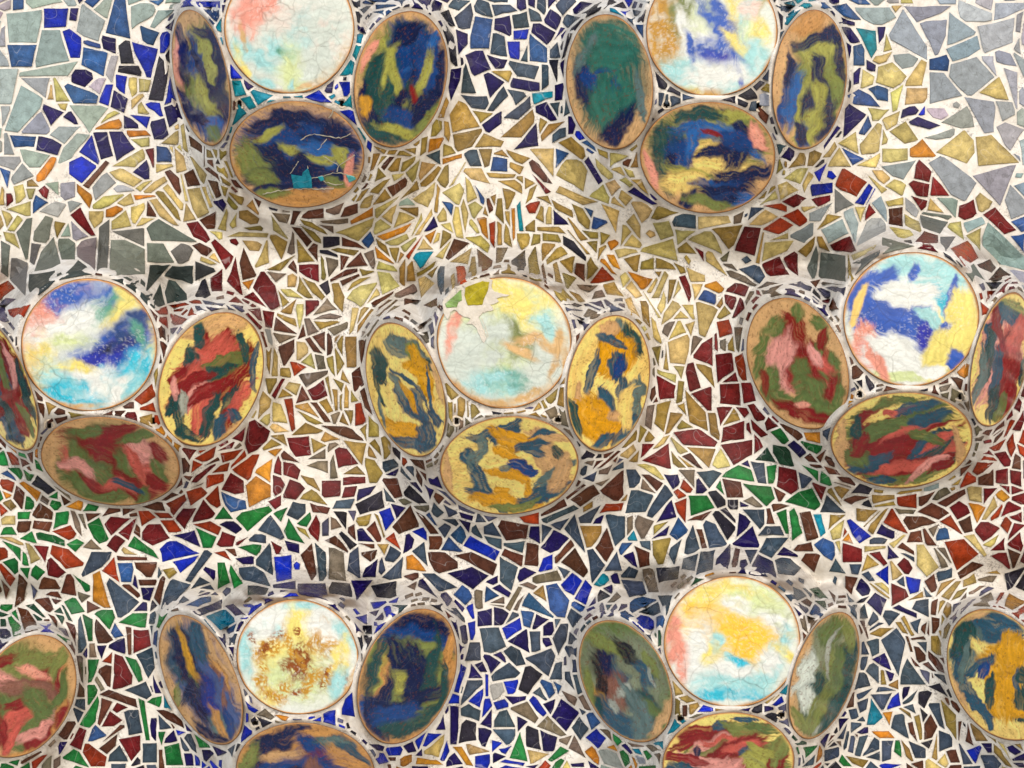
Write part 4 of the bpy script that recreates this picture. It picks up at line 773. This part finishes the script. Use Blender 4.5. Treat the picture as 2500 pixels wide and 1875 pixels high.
print('after grow', sum(1 for t in tiles if t[1]), [round(sum(area(t[1]) for t in tiles if t[1])/1e6, 3)])
# small chips where a wide patch of bare plaster would be left
step = 9
occ = set()
for k, P, _ in tiles:
    if not P: continue
    xs = [p[0] for p in P]; ys = [p[1] for p in P]
    for i in range(int(min(xs)//step)-1, int(max(xs)//step)+2):
        for j in range(int(min(ys)//step)-1, int(max(ys)//step)+2): 
            if inside(P, (i*step+4.5, j*step+4.5)) or any((i*step+4.5-p[0])**2+(j*step+4.5-p[1])**2 < 50 for p in P): occ.add((i, j))
def free(x, y, m):
    i, j = int(x//step), int(y//step)
    return not any((i+a, j+b) in occ for a in range(-m, m+1) for b in range(-m, m+1))
def mark(P):
    xs = [p[0] for p in P]; ys = [p[1] for p in P]
    for i in range(int(min(xs)//step), int(max(xs)//step)+1):
        for j in range(int(min(ys)//step), int(max(ys)//step)+1): occ.add((i, j))
for dist, hw in ((12.5, 4.6), (24, 5.5), (37, 6.0)):
    for d in discs:
        a = random.random()
        while a < 6.3:
            step_a = random.uniform(17, 30)/max(d.a*0.75, 60)
            dirn = math.cos(a)*d.major*d.a + math.sin(a)*d.minor*d.b
            rr = np.linalg.norm(dirn); p = d.c+dirn*(1+dist/rr*1.0)
            nrm = d.inv@(p-d.c); nrm /= np.linalg.norm(nrm); tg = np.array([-nrm[1], nrm[0]])
            x, y = p
            if 0 < x < W and 0 < y < H and free(x, y, 0) and disc_ok(x, y, 1.03):
                L = random.uniform(8, 13); w_ = hw*random.uniform(0.75, 1.1); k = near_key(x, y)
                if random.random() < 0.35: k = random.choice('qvkm')
                P = [tuple(p+tg*L*s_+nrm*w_*t_*random.uniform(0.6, 1)+nrm*random.uniform(-1, 1)) for s_, t_ in ((-1, -1), (1, -1), (random.uniform(.7, 1), 1), (-random.uniform(.7, 1), 1))]
                if add_tile(k, P, 40): mark(P)
            a += step_a
cand = [(i, j) for i in range(int(W//step)) for j in range(int(H//step))]
random.shuffle(cand)
n0 = len(tiles)
for i, j in cand:
    if any((i+a, j+b) in occ for a in (-1, 0, 1) for b in (-1, 0, 1)): continue
    x, y = i*step+4.5, j*step+4.5
    if not disc_ok(x, y, 1.10): continue
    if random.random() < 0.25: continue
    if add_tile(near_key(x, y), blob(x, y, random.uniform(9, 13)), 40):
        for a in (-2, -1, 0, 1, 2):
            for b in (-2, -1, 0, 1, 2): occ.add((i+a, j+b))
settle(GAP-0.6); clip_discs(); settle(3.4)
tiles = [t for t in tiles if t[1] and area(t[1]) > 28]
print('tiles', n_read, n0, len(tiles))

# ------------------------------------------------------------------ the ground out of view, added to throw light up the wall
M_GR, gn, gb = newmat('pale_paving'); gb.inputs['Base Color'].default_value = (0.5, 0.47, 0.42, 1); gb.inputs['Roughness'].default_value = 0.9
g_ = mesh('ground', [(-30, -40, -2.2), (30, -40, -2.2), (30, 0.6, -2.2), (-30, 0.6, -2.2)], [(0, 1, 2, 3)], [M_GR], None, False)
tag(link('ground', g_), kind='structure')

# ------------------------------------------------------------------ the wall
wall = link('mosaic_wall', None)
tag(wall, 'white plaster wall swelling into rounded humps and covered with broken tile mosaic', 'wall')
HOLES = [(585, 254), (834, 251), (1627, 256), (1851, 259), (120, 1038), (374, 1027), (1115, 1028), (1363, 1024),
         (2099, 963), (2344, 968), (623, 1764), (1661, 1754), (1908, 1746)]
gs = 5.0
us = np.arange(-EXT-30, W+EXT+31, gs); vs = np.arange(-EXT-30, H+EXT+31, gs)
UU, VV = np.meshgrid(us, vs)
HH = height(UU, VV) + 1.5*(fbm(UU/34, VV/34, 11, 4)-0.5)
co = to3(UU.ravel(), VV.ravel(), HH.ravel())
nu, nv = len(us), len(vs)
ii = (np.arange(nv-1)[:, None]*nu + np.arange(nu-1)[None, :]).ravel()
F = np.stack([ii, ii+nu, ii+nu+1, ii+1], 1)
fc = np.stack([UU.ravel()[F].mean(1), VV.ravel()[F].mean(1)], 1)
keep = np.ones(len(F), bool)
for hx, hy in HOLES: keep &= (np.hypot(fc[:, 0]-hx, fc[:, 1]-hy) > 7.5)
F = F[keep]
# plaster pigment: lime white, grime round the holes; in hollows above the humps, grime plus painted shade
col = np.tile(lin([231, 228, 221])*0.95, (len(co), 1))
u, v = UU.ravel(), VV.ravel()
grime_shade = np.zeros(len(co))
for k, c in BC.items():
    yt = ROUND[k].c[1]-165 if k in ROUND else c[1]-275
    grime_shade += (0.85 if k in (3, 6, 7, 4) else 0.4)*np.exp(-((u-c[0])/200)**2 - ((v-(yt+30))/40)**2)
grime_shade = np.clip(grime_shade*sstep(0.38, 0.62, fbm(u/45, v/22, 21, 4))*1.5, 0, 1)
for hx, hy in HOLES: grime_shade = np.maximum(grime_shade, 0.8*np.exp(-((u-hx)**2+(v-hy)**2)/420.0)*(0.4+0.6*vnoise(u/9, v/9, 5)))
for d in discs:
    q, r = qd(d, u, v); grime_shade = np.maximum(grime_shade, 0.55*np.exp(-((q-1.035)/0.03)**2)*fbm(u/25, v/25, 8, 3))
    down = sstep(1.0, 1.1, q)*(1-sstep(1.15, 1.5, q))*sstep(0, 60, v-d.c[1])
    grime_shade = np.maximum(grime_shade, 0.6*down*sstep(0.5, 0.7, fbm(u/30, v/60, 31, 4)))
col = col*(1-grime_shade[:, None]) + lin([120, 100, 78])*grime_shade[:, None]
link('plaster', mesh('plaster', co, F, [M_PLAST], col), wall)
for hx, hy in HOLES:
    n = 14; P = []; C = []
    for r_, dz in ((15, -1.0), (12.5, 2.6), (9.5, 2.2), (8.0, -4), (7.5, -34), (0.1, -34)):
        for i in range(n):
            a = i*2*math.pi/n; j = 1+0.10*math.sin(3*a+hx)+0.07*math.sin(5*a+hy)
            P.append((hx+r_*j*math.cos(a), hy+r_*j*math.sin(a), dz)); C.append(lin([214, 202, 182]) if dz > -3 else lin([70, 58, 46]))
    P = np.array(P); h0 = float(height(hx, hy, False))
    hh = np.where(P[:, 2] > -3, height(P[:, 0], P[:, 1], False), h0)+P[:, 2]
    c0 = to3(hx, hy, h0); f = []
    for k in range(5):
        for i in range(n): f.append((k*n+i, k*n+(i+1) % n, (k+1)*n+(i+1) % n, (k+1)*n+i))
    f = [x[::-1] for x in f]
    link('bolt_hole', mesh('bolt_hole', to3(P[:, 0], P[:, 1], hh)-c0, f, [M_PLAST], np.array(C)), wall, c0)

# ------------------------------------------------------------------ tiles
TC = {'a': (148, 158, 155), 'w': (165, 167, 172), 'd': (140, 150, 156), 'g': (112, 115, 108), 'G': (56, 64, 62),
      's': (62, 76, 92), 'b': (50, 88, 142), 'B': (10, 34, 152), 'n': (24, 14, 74), 'k': (38, 36, 48),
      't': (16, 128, 148), 'y': (188, 168, 104), 'o': (146, 121, 60), 'O': (188, 124, 34), 'm': (88, 50, 34),
      'r': (106, 26, 28), 'R': (156, 56, 22), 'e': (30, 112, 52), 'E': (38, 74, 54), 'q': (116, 102, 84),
      'v': (86, 86, 110), 'p': (166, 88, 80)}
STONE = set('awdgG')
TG = {'a': 0.78, 'w': 0.72, 'd': 0.76, 'y': 0.80, 'o': 0.80, 'O': 0.75, 'B': 0.9, 'R': 0.66, 'b': 0.62, 'n': 0.8, 'g': 0.66, 'G': 0.7}
def ragged(P):
    """add chipped, slightly uneven points along each edge"""
    o = []
    cx, cy = cent(P)
    for i in range(len(P)):
        a, b = P[i-1], P[i]; L = math.hypot(b[0]-a[0], b[1]-a[1]); n = max(1, min(3, int(L/16)))
        if L < 2.5: o.append(a); continue
        nx, ny = -(b[1]-a[1])/L, (b[0]-a[0])/L
        if (cx-a[0])*nx+(cy-a[1])*ny < 0: nx, ny = -nx, -ny
        for q in range(n):
            t = q/n + (random.uniform(-.12, .12) if q else 0)
            k = (random.choice([0, 0.3, 0.6, 1.4])*random.random()*1.6 if q else 0.7*random.random())
            o.append((a[0]+t*(b[0]-a[0])+nx*k, a[1]+t*(b[1]-a[1])+ny*k))
    if sum(o[i-1][0]*o[i][1]-o[i][0]*o[i-1][1] for i in range(len(o))) < 0: o = o[::-1]
    return o
geo = []; Q = []
for key, P, _ in tiles:
    P = ragged(P); c = np.array(cent(P)); A = np.array(P); n = len(A)
    size = math.sqrt(area(P)); ins = min(1.6, size*0.08); rel = A-c; L = np.hypot(rel[:, 0], rel[:, 1])[:, None]
    R = np.concatenate([A, c+rel*(1-0.5*ins/L), c+rel*(1-1.7*ins/L), c+rel*0.45, c[None, :]])
    tilt = rng.normal(0, 0.022, 2); lift = rng.uniform(0.2, 1.6)
    dz = np.concatenate([np.full(n, -4.0), np.full(n, lift+1.4), np.full(n, lift+2.2), np.full(n, lift+2.5), [lift+2.6]])
    dz[n:] += (R[n:]-c)@tilt
    Q.append((key, P, c, n, R, dz))
allR = np.concatenate([q[4] for q in Q]); allH = height(allR[:, 0], allR[:, 1]); off = 0
for key, P, c, n, R, dz in Q:
    hh = allH[off:off+len(R)]+dz; off += len(R)
    pts = to3(R[:, 0], R[:, 1], hh)
    f = []
    for k in range(3):
        for i in range(n): j = (i+1) % n; f.append((k*n+j, k*n+i, (k+1)*n+i, (k+1)*n+j))
    for i in range(n): f.append((3*n+(i+1) % n, 3*n+i, 4*n))
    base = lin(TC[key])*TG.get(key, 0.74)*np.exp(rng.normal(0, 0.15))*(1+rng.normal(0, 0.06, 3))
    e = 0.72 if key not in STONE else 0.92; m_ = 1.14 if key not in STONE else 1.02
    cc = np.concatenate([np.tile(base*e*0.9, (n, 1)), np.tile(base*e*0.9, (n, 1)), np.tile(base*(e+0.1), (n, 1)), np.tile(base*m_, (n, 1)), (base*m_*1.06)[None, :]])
    geo.append((area(P), key, c, pts, f, np.clip(cc, 0, 0.9)))
vis = [g for g in geo if -10 < g[2][0] < W+10 and -10 < g[2][1] < H+10]
big = set(id(g) for g in sorted(vis, key=lambda g: -g[0])[:296])
V = []; FF = []; CC = []; MI = []; off = 0
for g in geo:
    a_, key, c, pts, f, cc = g
    f = [x[::-1] for x in f]
    if id(g) in big:
        c0 = pts[-1].copy()
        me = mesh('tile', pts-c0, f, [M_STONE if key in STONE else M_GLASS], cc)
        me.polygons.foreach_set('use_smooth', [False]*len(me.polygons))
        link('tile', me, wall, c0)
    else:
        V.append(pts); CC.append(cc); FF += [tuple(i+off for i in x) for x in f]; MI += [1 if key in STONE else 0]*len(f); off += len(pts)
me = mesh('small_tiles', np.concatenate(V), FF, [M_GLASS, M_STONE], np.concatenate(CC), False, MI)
tag(link('small_tiles', me, wall), kind='stuff')

# ------------------------------------------------------------------ the painted discs
PC = {'T': (192, 152, 104), 'O': (184, 134, 74), 'M': (232, 198, 112), 'W': (214, 220, 208), 'Q': (206, 168, 114),
      'f': (66, 86, 132), 'h': (116, 124, 98), 'z': (198, 208, 198), 'w': (224, 227, 220), 'c': (156, 208, 208), 'C': (52, 182, 206), 'y': (230, 214, 118), 'Y': (244, 196, 66),
      'p': (222, 146, 126), 'P': (232, 204, 190), 'l': (204, 216, 158), 'b': (36, 84, 174), 'B': (22, 38, 158),
      'g': (82, 150, 130), 'o': (190, 140, 44), 'k': (26, 28, 34), 'n': (12, 26, 66), 'N': (18, 58, 116),
      'G': (28, 66, 66), 'v': (112, 122, 64), 'V': (152, 152, 72), 'R': (120, 26, 28), 'r': (184, 84, 72),
      'K': (208, 142, 132), 's': (84, 106, 104), 'S': (38, 76, 96), 'e': (88, 106, 58), 'A': (204, 146, 20),
      'X': (136, 72, 24), 'j': (34, 88, 78), 'J': (44, 100, 86), 'm': (124, 84, 70)}
def paint(d, u, v, seed):
    x0 = u-d.c[0]; y0 = v-d.c[1]
    col = np.tile(lin(PC[d.base]), (len(u), 1))
    t0 = fbm(x0/60, y0/60, seed+90, 4)[:, None]
    col = col*(0.9+0.3*t0)
    soft = d.kind == 'r'
    # glaze flows: push the coordinates along a divergence-free field so strokes curl instead of breaking up
    def curl(x, y, sc, am, sd):
        e = 1.0
        px = fbm(x/sc, (y+e)/sc, sd, 2)-fbm(x/sc, (y-e)/sc, sd, 2)
        py = fbm((x+e)/sc, y/sc, sd, 2)-fbm((x-e)/sc, y/sc, sd, 2)
        return x+px*sc*am, y-py*sc*am
    xs, ys = x0, y0
    for it in range(4): xs, ys = curl(xs, ys, 62.0, 1.5 if not soft else 1.0, seed)
    for it in range(2): xs, ys = curl(xs, ys, 20.0, 0.9, seed+9)
    for i, s in enumerate(d.strokes.split(';')):
        t = s.split()
        if len(t) == 5: t.append('0')
        k, dx, dy, L, B, an = t[0], float(t[1]), float(t[2]), float(t[3]), float(t[4]), math.radians(float(t[5]))
        bend = 0.0035*((i*37+seed) % 7-3)/3.0
        m_ = (0.45 if B < 14 else 0.8)*(1.3 if soft else 1)
        x = x0+(xs-x0)*m_-dx; y = y0+(ys-y0)*m_-dy
        X = x*math.cos(an)+y*math.sin(an); Y = -x*math.sin(an)+y*math.cos(an)
        Y = Y + bend*X*X*min(1, 60.0/L)
        st = fbm(X/60+i*3.1, Y/3.2, seed+i*7+100, 3)-0.5
        ed = fbm(X/11, Y/11, seed+i*3+150, 3)-0.5
        r = np.sqrt((X/(L*1.04))**2+(Y/(B*1.10))**2)
        r = r + st*(0.26+0.20*sstep(0.3, 1.0, abs(X)/L)) + ed*min(0.5, 6.0/B)
        w0 = (0.22 if d.boss == 4 else 0.5) if soft else (0.12 if d.base == 'M' else 0.26)
        al = 1-sstep(1-w0, 1+w0, r)
        if not soft: al = al*(0.80+0.35*(1-sstep(0.35, 0.7, fbm(X/50, Y/3.5, seed+i*5+200, 3))))
        if soft and d.boss != 4: al = al*(0.55+0.6*sstep(0.3, 0.62, fbm(X/22, Y/16, seed+i*5+210, 4)))
        if soft and d.boss == 6 and k in 'oX': al = al*sstep(0.34, 0.56, fbm(X/4.5, Y/4.5, seed+i*5+220, 3))*1.25
        al = np.clip(al, 0, 1)[:, None]
        pool = 1-0.22*np.exp(-((r-0.9)/0.12)**2)[:, None]          # glaze gathers darker at a stroke's edge
        kc = lin((34, 88, 152)) if (k == 'b' and not soft) else lin((150, 156, 144)) if (k == 'w' and not soft) else lin((24, 46, 122)) if (k == 'B' and not soft) else lin(PC[k])
        c = kc*(0.78+0.5*fbm(X/45, Y/4.5, seed+i+300, 3))[:, None]*(pool if not soft else 1)
        col = col*(1-al)+c*al
    if soft:                                   # frothy, broken glaze: white flecks
        f = sstep(0.60, 0.70, fbm(x0/4, y0/4, seed+500, 3))*sstep(0.42, 0.6, fbm(x0/60, y0/60, seed+501, 2))
        col = col*(1-0.28*f[:, None])+lin((236, 238, 234))*0.28*f[:, None]
    else:                                      # iron specks
        f = sstep(0.70, 0.76, fbm(x0/3.6, y0/3.6, seed+500, 2))*0.5
        col = col*(1-f[:, None])+lin((96, 52, 30))*f[:, None]
    q, r = qd(d, u, v)                         # glaze thins and browns at the fired edge
    e = sstep(0.935, 1.0, q+0.07*(fbm(x0/25, y0/25, seed+600, 3)-0.5))
    ec = lin((186, 132, 76)) if soft else lin(PC['M' if d.base == 'M' else 'T'])*0.8
    e2 = (e*(0.75 if soft else 0.85))[:, None]
    col = col*(1-e2)+ec*e2
    return np.clip(col*(0.76 if soft else 1.14), 0, 0.8)
def cmap(n):
    t = np.linspace(-1, 1, n); a, b = np.meshgrid(t, t); r = np.maximum(abs(a), abs(b))
    ph = np.where(abs(a) >= abs(b), np.pi/4*np.divide(b, a, out=np.zeros_like(b), where=abs(a) > 1e-9), 0)
    ph2 = np.where(abs(a) < abs(b), np.pi/2-np.pi/4*np.divide(a, b, out=np.zeros_like(a), where=abs(b) > 1e-9), 0)
    X = np.where(abs(a) >= abs(b), a*np.cos(ph), b*np.cos(ph2)); Y = np.where(abs(a) >= abs(b), a*np.sin(ph), b*np.sin(ph2))
    return X.ravel(), Y.ravel()
NG = 118
gx, gy = cmap(NG)
ii = (np.arange(NG-1)[:, None]*NG + np.arange(NG-1)[None, :]).ravel()
GF = np.stack([ii, ii+1, ii+NG+1, ii+NG], 1)
def dpos(d, x, y, z):
    """point of a disc: x, y in the unit circle, z millimetres above its bed"""
    p = d.c[None, :] + d.major[None, :]*(np.asarray(x)*d.a)[:, None] + d.minor[None, :]*(np.asarray(y)*d.b)[:, None]
    return p[:, 0], p[:, 1], plane(d, p[:, 0], p[:, 1]) + np.asarray(z)/max(0.35, math.cos(d.th))
for k, d in enumerate(discs):
    fl = np.linalg.det(np.array([d.major, d.minor])) > 0
    u0, v0, h0 = dpos(d, [0.], [0.], [0.]); c0 = to3(u0, v0, h0)[0]
    e = link('ceramic_disc', None, None, c0)
    tag(e, d.label, 'disc', 'glazed ceramic discs set in clusters on the swellings')
    d.obj = e; d.c0 = c0
    r = np.hypot(gx, gy)
    zz = 6.2 + 3.5*(1-r**2) + 1.2*(fbm(gx*3.2+k, gy*3.2, 77+k, 4)-0.5)
    if d.kind == 'r': zz += 0.5*(fbm(gx*11+k, gy*11, 99+k, 3)-0.5)
    u, v, h = dpos(d, gx*0.975, gy*0.975, zz)
    f = GF if not fl else GF[:, ::-1]
    f = f[:, ::-1]
    me = mesh('glaze', to3(u, v, h)-c0, f, [M_PALE if d.kind == 'r' else M_DARK], paint(d, u, v, 1000+37*k))
    link('glaze', me, e)
    # rim: the fired clay edge rolls over and down into the plaster
    n = 110; a = np.linspace(0, 2*np.pi, n, endpoint=False); P = []; C = []
    wob = 1+0.005*np.sin(3*a+k)+0.003*np.sin(7*a+2*k)+0.005*(fbm(np.cos(a)*7+k, np.sin(a)*7, 61, 3)-0.5)
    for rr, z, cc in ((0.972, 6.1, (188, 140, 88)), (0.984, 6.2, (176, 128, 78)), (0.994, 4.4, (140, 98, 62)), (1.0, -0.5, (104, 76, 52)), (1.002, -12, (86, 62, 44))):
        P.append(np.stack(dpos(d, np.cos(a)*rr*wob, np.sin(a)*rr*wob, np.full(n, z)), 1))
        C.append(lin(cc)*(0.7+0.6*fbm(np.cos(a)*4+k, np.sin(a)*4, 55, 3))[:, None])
    P = np.concatenate(P); f = []
    for q in range(4):
        for i in range(n):
            t = (q*n+i, q*n+(i+1) % n, (q+1)*n+(i+1) % n, (q+1)*n+i); f.append(t if fl else t[::-1])
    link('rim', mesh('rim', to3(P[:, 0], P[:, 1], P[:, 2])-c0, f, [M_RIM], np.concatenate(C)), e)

# ------------------------------------------------------------------ mends on two of the discs
def slab(d, name, P, z0, z1, mat, col, parent, jitter=0.0, label=None):
    """flat irregular piece bedded on disc d, corners in wall units"""
    P = np.array(P, float)
    if sum(P[i-1][0]*P[i][1]-P[i][0]*P[i-1][1] for i in range(len(P))) < 0: P = P[::-1]
    Q = []
    for i in range(len(P)):
        a, b = P[i], P[(i+1) % len(P)]; m = max(1, int(np.hypot(*(b-a))/7))
        for j in range(m):
            t = j/m; Q.append(a+(b-a)*t + (rng.uniform(-jitter, jitter, 2) if j else 0))
    Q = np.array(Q); c = Q.mean(0); n = len(Q)
    def hh(X, z): return plane(d, X[:, 0], X[:, 1])+z/max(0.35, math.cos(d.th))+3.0
    L = np.hypot(*(Q-c).T)[:, None]; R = c+(Q-c)*(1-1.5/L)
    pts = np.concatenate([to3(Q[:, 0], Q[:, 1], hh(Q, z0)), to3(Q[:, 0], Q[:, 1], hh(Q, z1-0.8)), to3(R[:, 0], R[:, 1], hh(R, z1))])
    f = []
    for k in range(2):
        for i in range(n): j = (i+1) % n; f.append((k*n+i, k*n+j, (k+1)*n+j, (k+1)*n+i))
    f.append(tuple(range(2*n, 3*n))); f = [x[::-1] for x in f]
    f = [x[::-1] for x in f]
    o = link(name, mesh(name, pts-d.c0, f, [mat], np.tile(np.asarray(col), (len(pts), 1)), False), parent)
    if label: o['label'] = label
    return o
def seam(d, pts, w, parent):
    pts = np.array(pts, float); V = []; f = []
    fine = []
    for a, b in zip(pts[:-1], pts[1:]):
        m = max(2, int(np.hypot(*(b-a))/6))
        for j in range(m): fine.append(a+(b-a)*j/m)
    fine.append(pts[-1]); fine = np.array(fine)
    fine[1:-1] += rng.normal(0, 1.1, (len(fine)-2, 2))
    for i, p in enumerate(fine):
        t = fine[min(i+1, len(fine)-1)]-fine[max(i-1, 0)]; t /= np.hypot(*t)+1e-9; nrm = np.array([-t[1], t[0]])
        ww = w*rng.uniform(0.5, 1.4)
        for s, z in ((-ww, 3.0), (-ww*0.5, 7.4), (ww*0.5, 7.4), (ww, 3.0)): q = p+nrm*s; V.append((q[0], q[1], z))
    V = np.array(V); hh = plane(d, V[:, 0], V[:, 1])+V[:, 2]/max(0.35, math.cos(d.th))+2.6
    for i in range(len(fine)-1):
        for k in range(3): a = i*4+k; f.append((a, a+1, a+5, a+4))
    o = link('mortar_seam', mesh('mortar_seam', to3(V[:, 0], V[:, 1], hh)-d.c0, f, [M_PLAST], np.tile(lin((196, 190, 172)), (len(V), 1)), False), parent)
    return o
dk = discs[3]
slab(dk, 'shard', [(711, 426), (737, 430), (739, 421), (751, 411), (761, 435), (762, 459), (716, 460)], 2, 8.5, M_GLASS, lin((30, 128, 148)), dk.obj, 0.8, 'turquoise shard')
slab(dk, 'shard', [(775, 432), (788, 430), (792, 440), (783, 443)], 2, 8.0, M_GLASS, lin((44, 150, 164)), dk.obj, 0.5, 'turquoise shard')
slab(dk, 'shard', [(845, 428), (862, 430), (870, 437), (852, 446)], 2, 8.0, M_GLASS, lin((84, 170, 170)), dk.obj, 0.5, 'pale turquoise shard')
for pl in ([(641, 474), (680, 467), (715, 462), (761, 462), (815, 460)], [(761, 435), (783, 430), (827, 422), (839, 423), (866, 431)],
           [(708, 424), (734, 388)], [(774, 372), (827, 405), (866, 378)], [(827, 405), (823, 420)], [(734, 342), (754, 330), (768, 328), (832, 337), (856, 326)],
           [(722, 403), (739, 381), (778, 364), (798, 339)], [(748, 385), (752, 412)], [(790, 441), (820, 452), (838, 448)], [(802, 288), (812, 276), (814, 264)]):
    seam(dk, pl, 1.7, dk.obj)
dr = discs[13]
slab(dr, 'mortar_patch', [(1082, 764), (1080, 738), (1106, 704), (1148, 684), (1190, 678), (1203, 684), (1200, 700), (1208, 712), (1244, 720), (1212, 728), (1218, 736), (1196, 744), (1205, 756), (1178, 764), (1168, 776),
                          (1182, 808), (1188, 826), (1181, 838), (1162, 800), (1152, 792), (1139, 791), (1148, 778), (1126, 770), (1108, 756), (1098, 762), (1092, 780)], 3, 8.4, M_PLAST, lin((206, 200, 188)), dr.obj, 1.8)
slab(dr, 'shard', [(1086, 742), (1126, 706), (1128, 733), (1119, 738), (1115, 750), (1090, 751)], 6, 10.5, M_GLASS, lin((120, 150, 84)), dr.obj, 0.7, 'sage green shard')
slab(dr, 'shard', [(1136, 702), (1178, 686), (1195, 688), (1191, 709), (1183, 726), (1178, 744), (1142, 746), (1134, 721)], 6, 10.5, M_GLASS, lin((148, 136, 20)), dr.obj, 0.9, 'olive and amber shard')
seam(dr, [(1168, 774), (1178, 800), (1190, 824)], 1.6, dr.obj)
seam(dr, [(1175, 776), (1186, 800), (1192, 822)], 1.2, dr.obj)
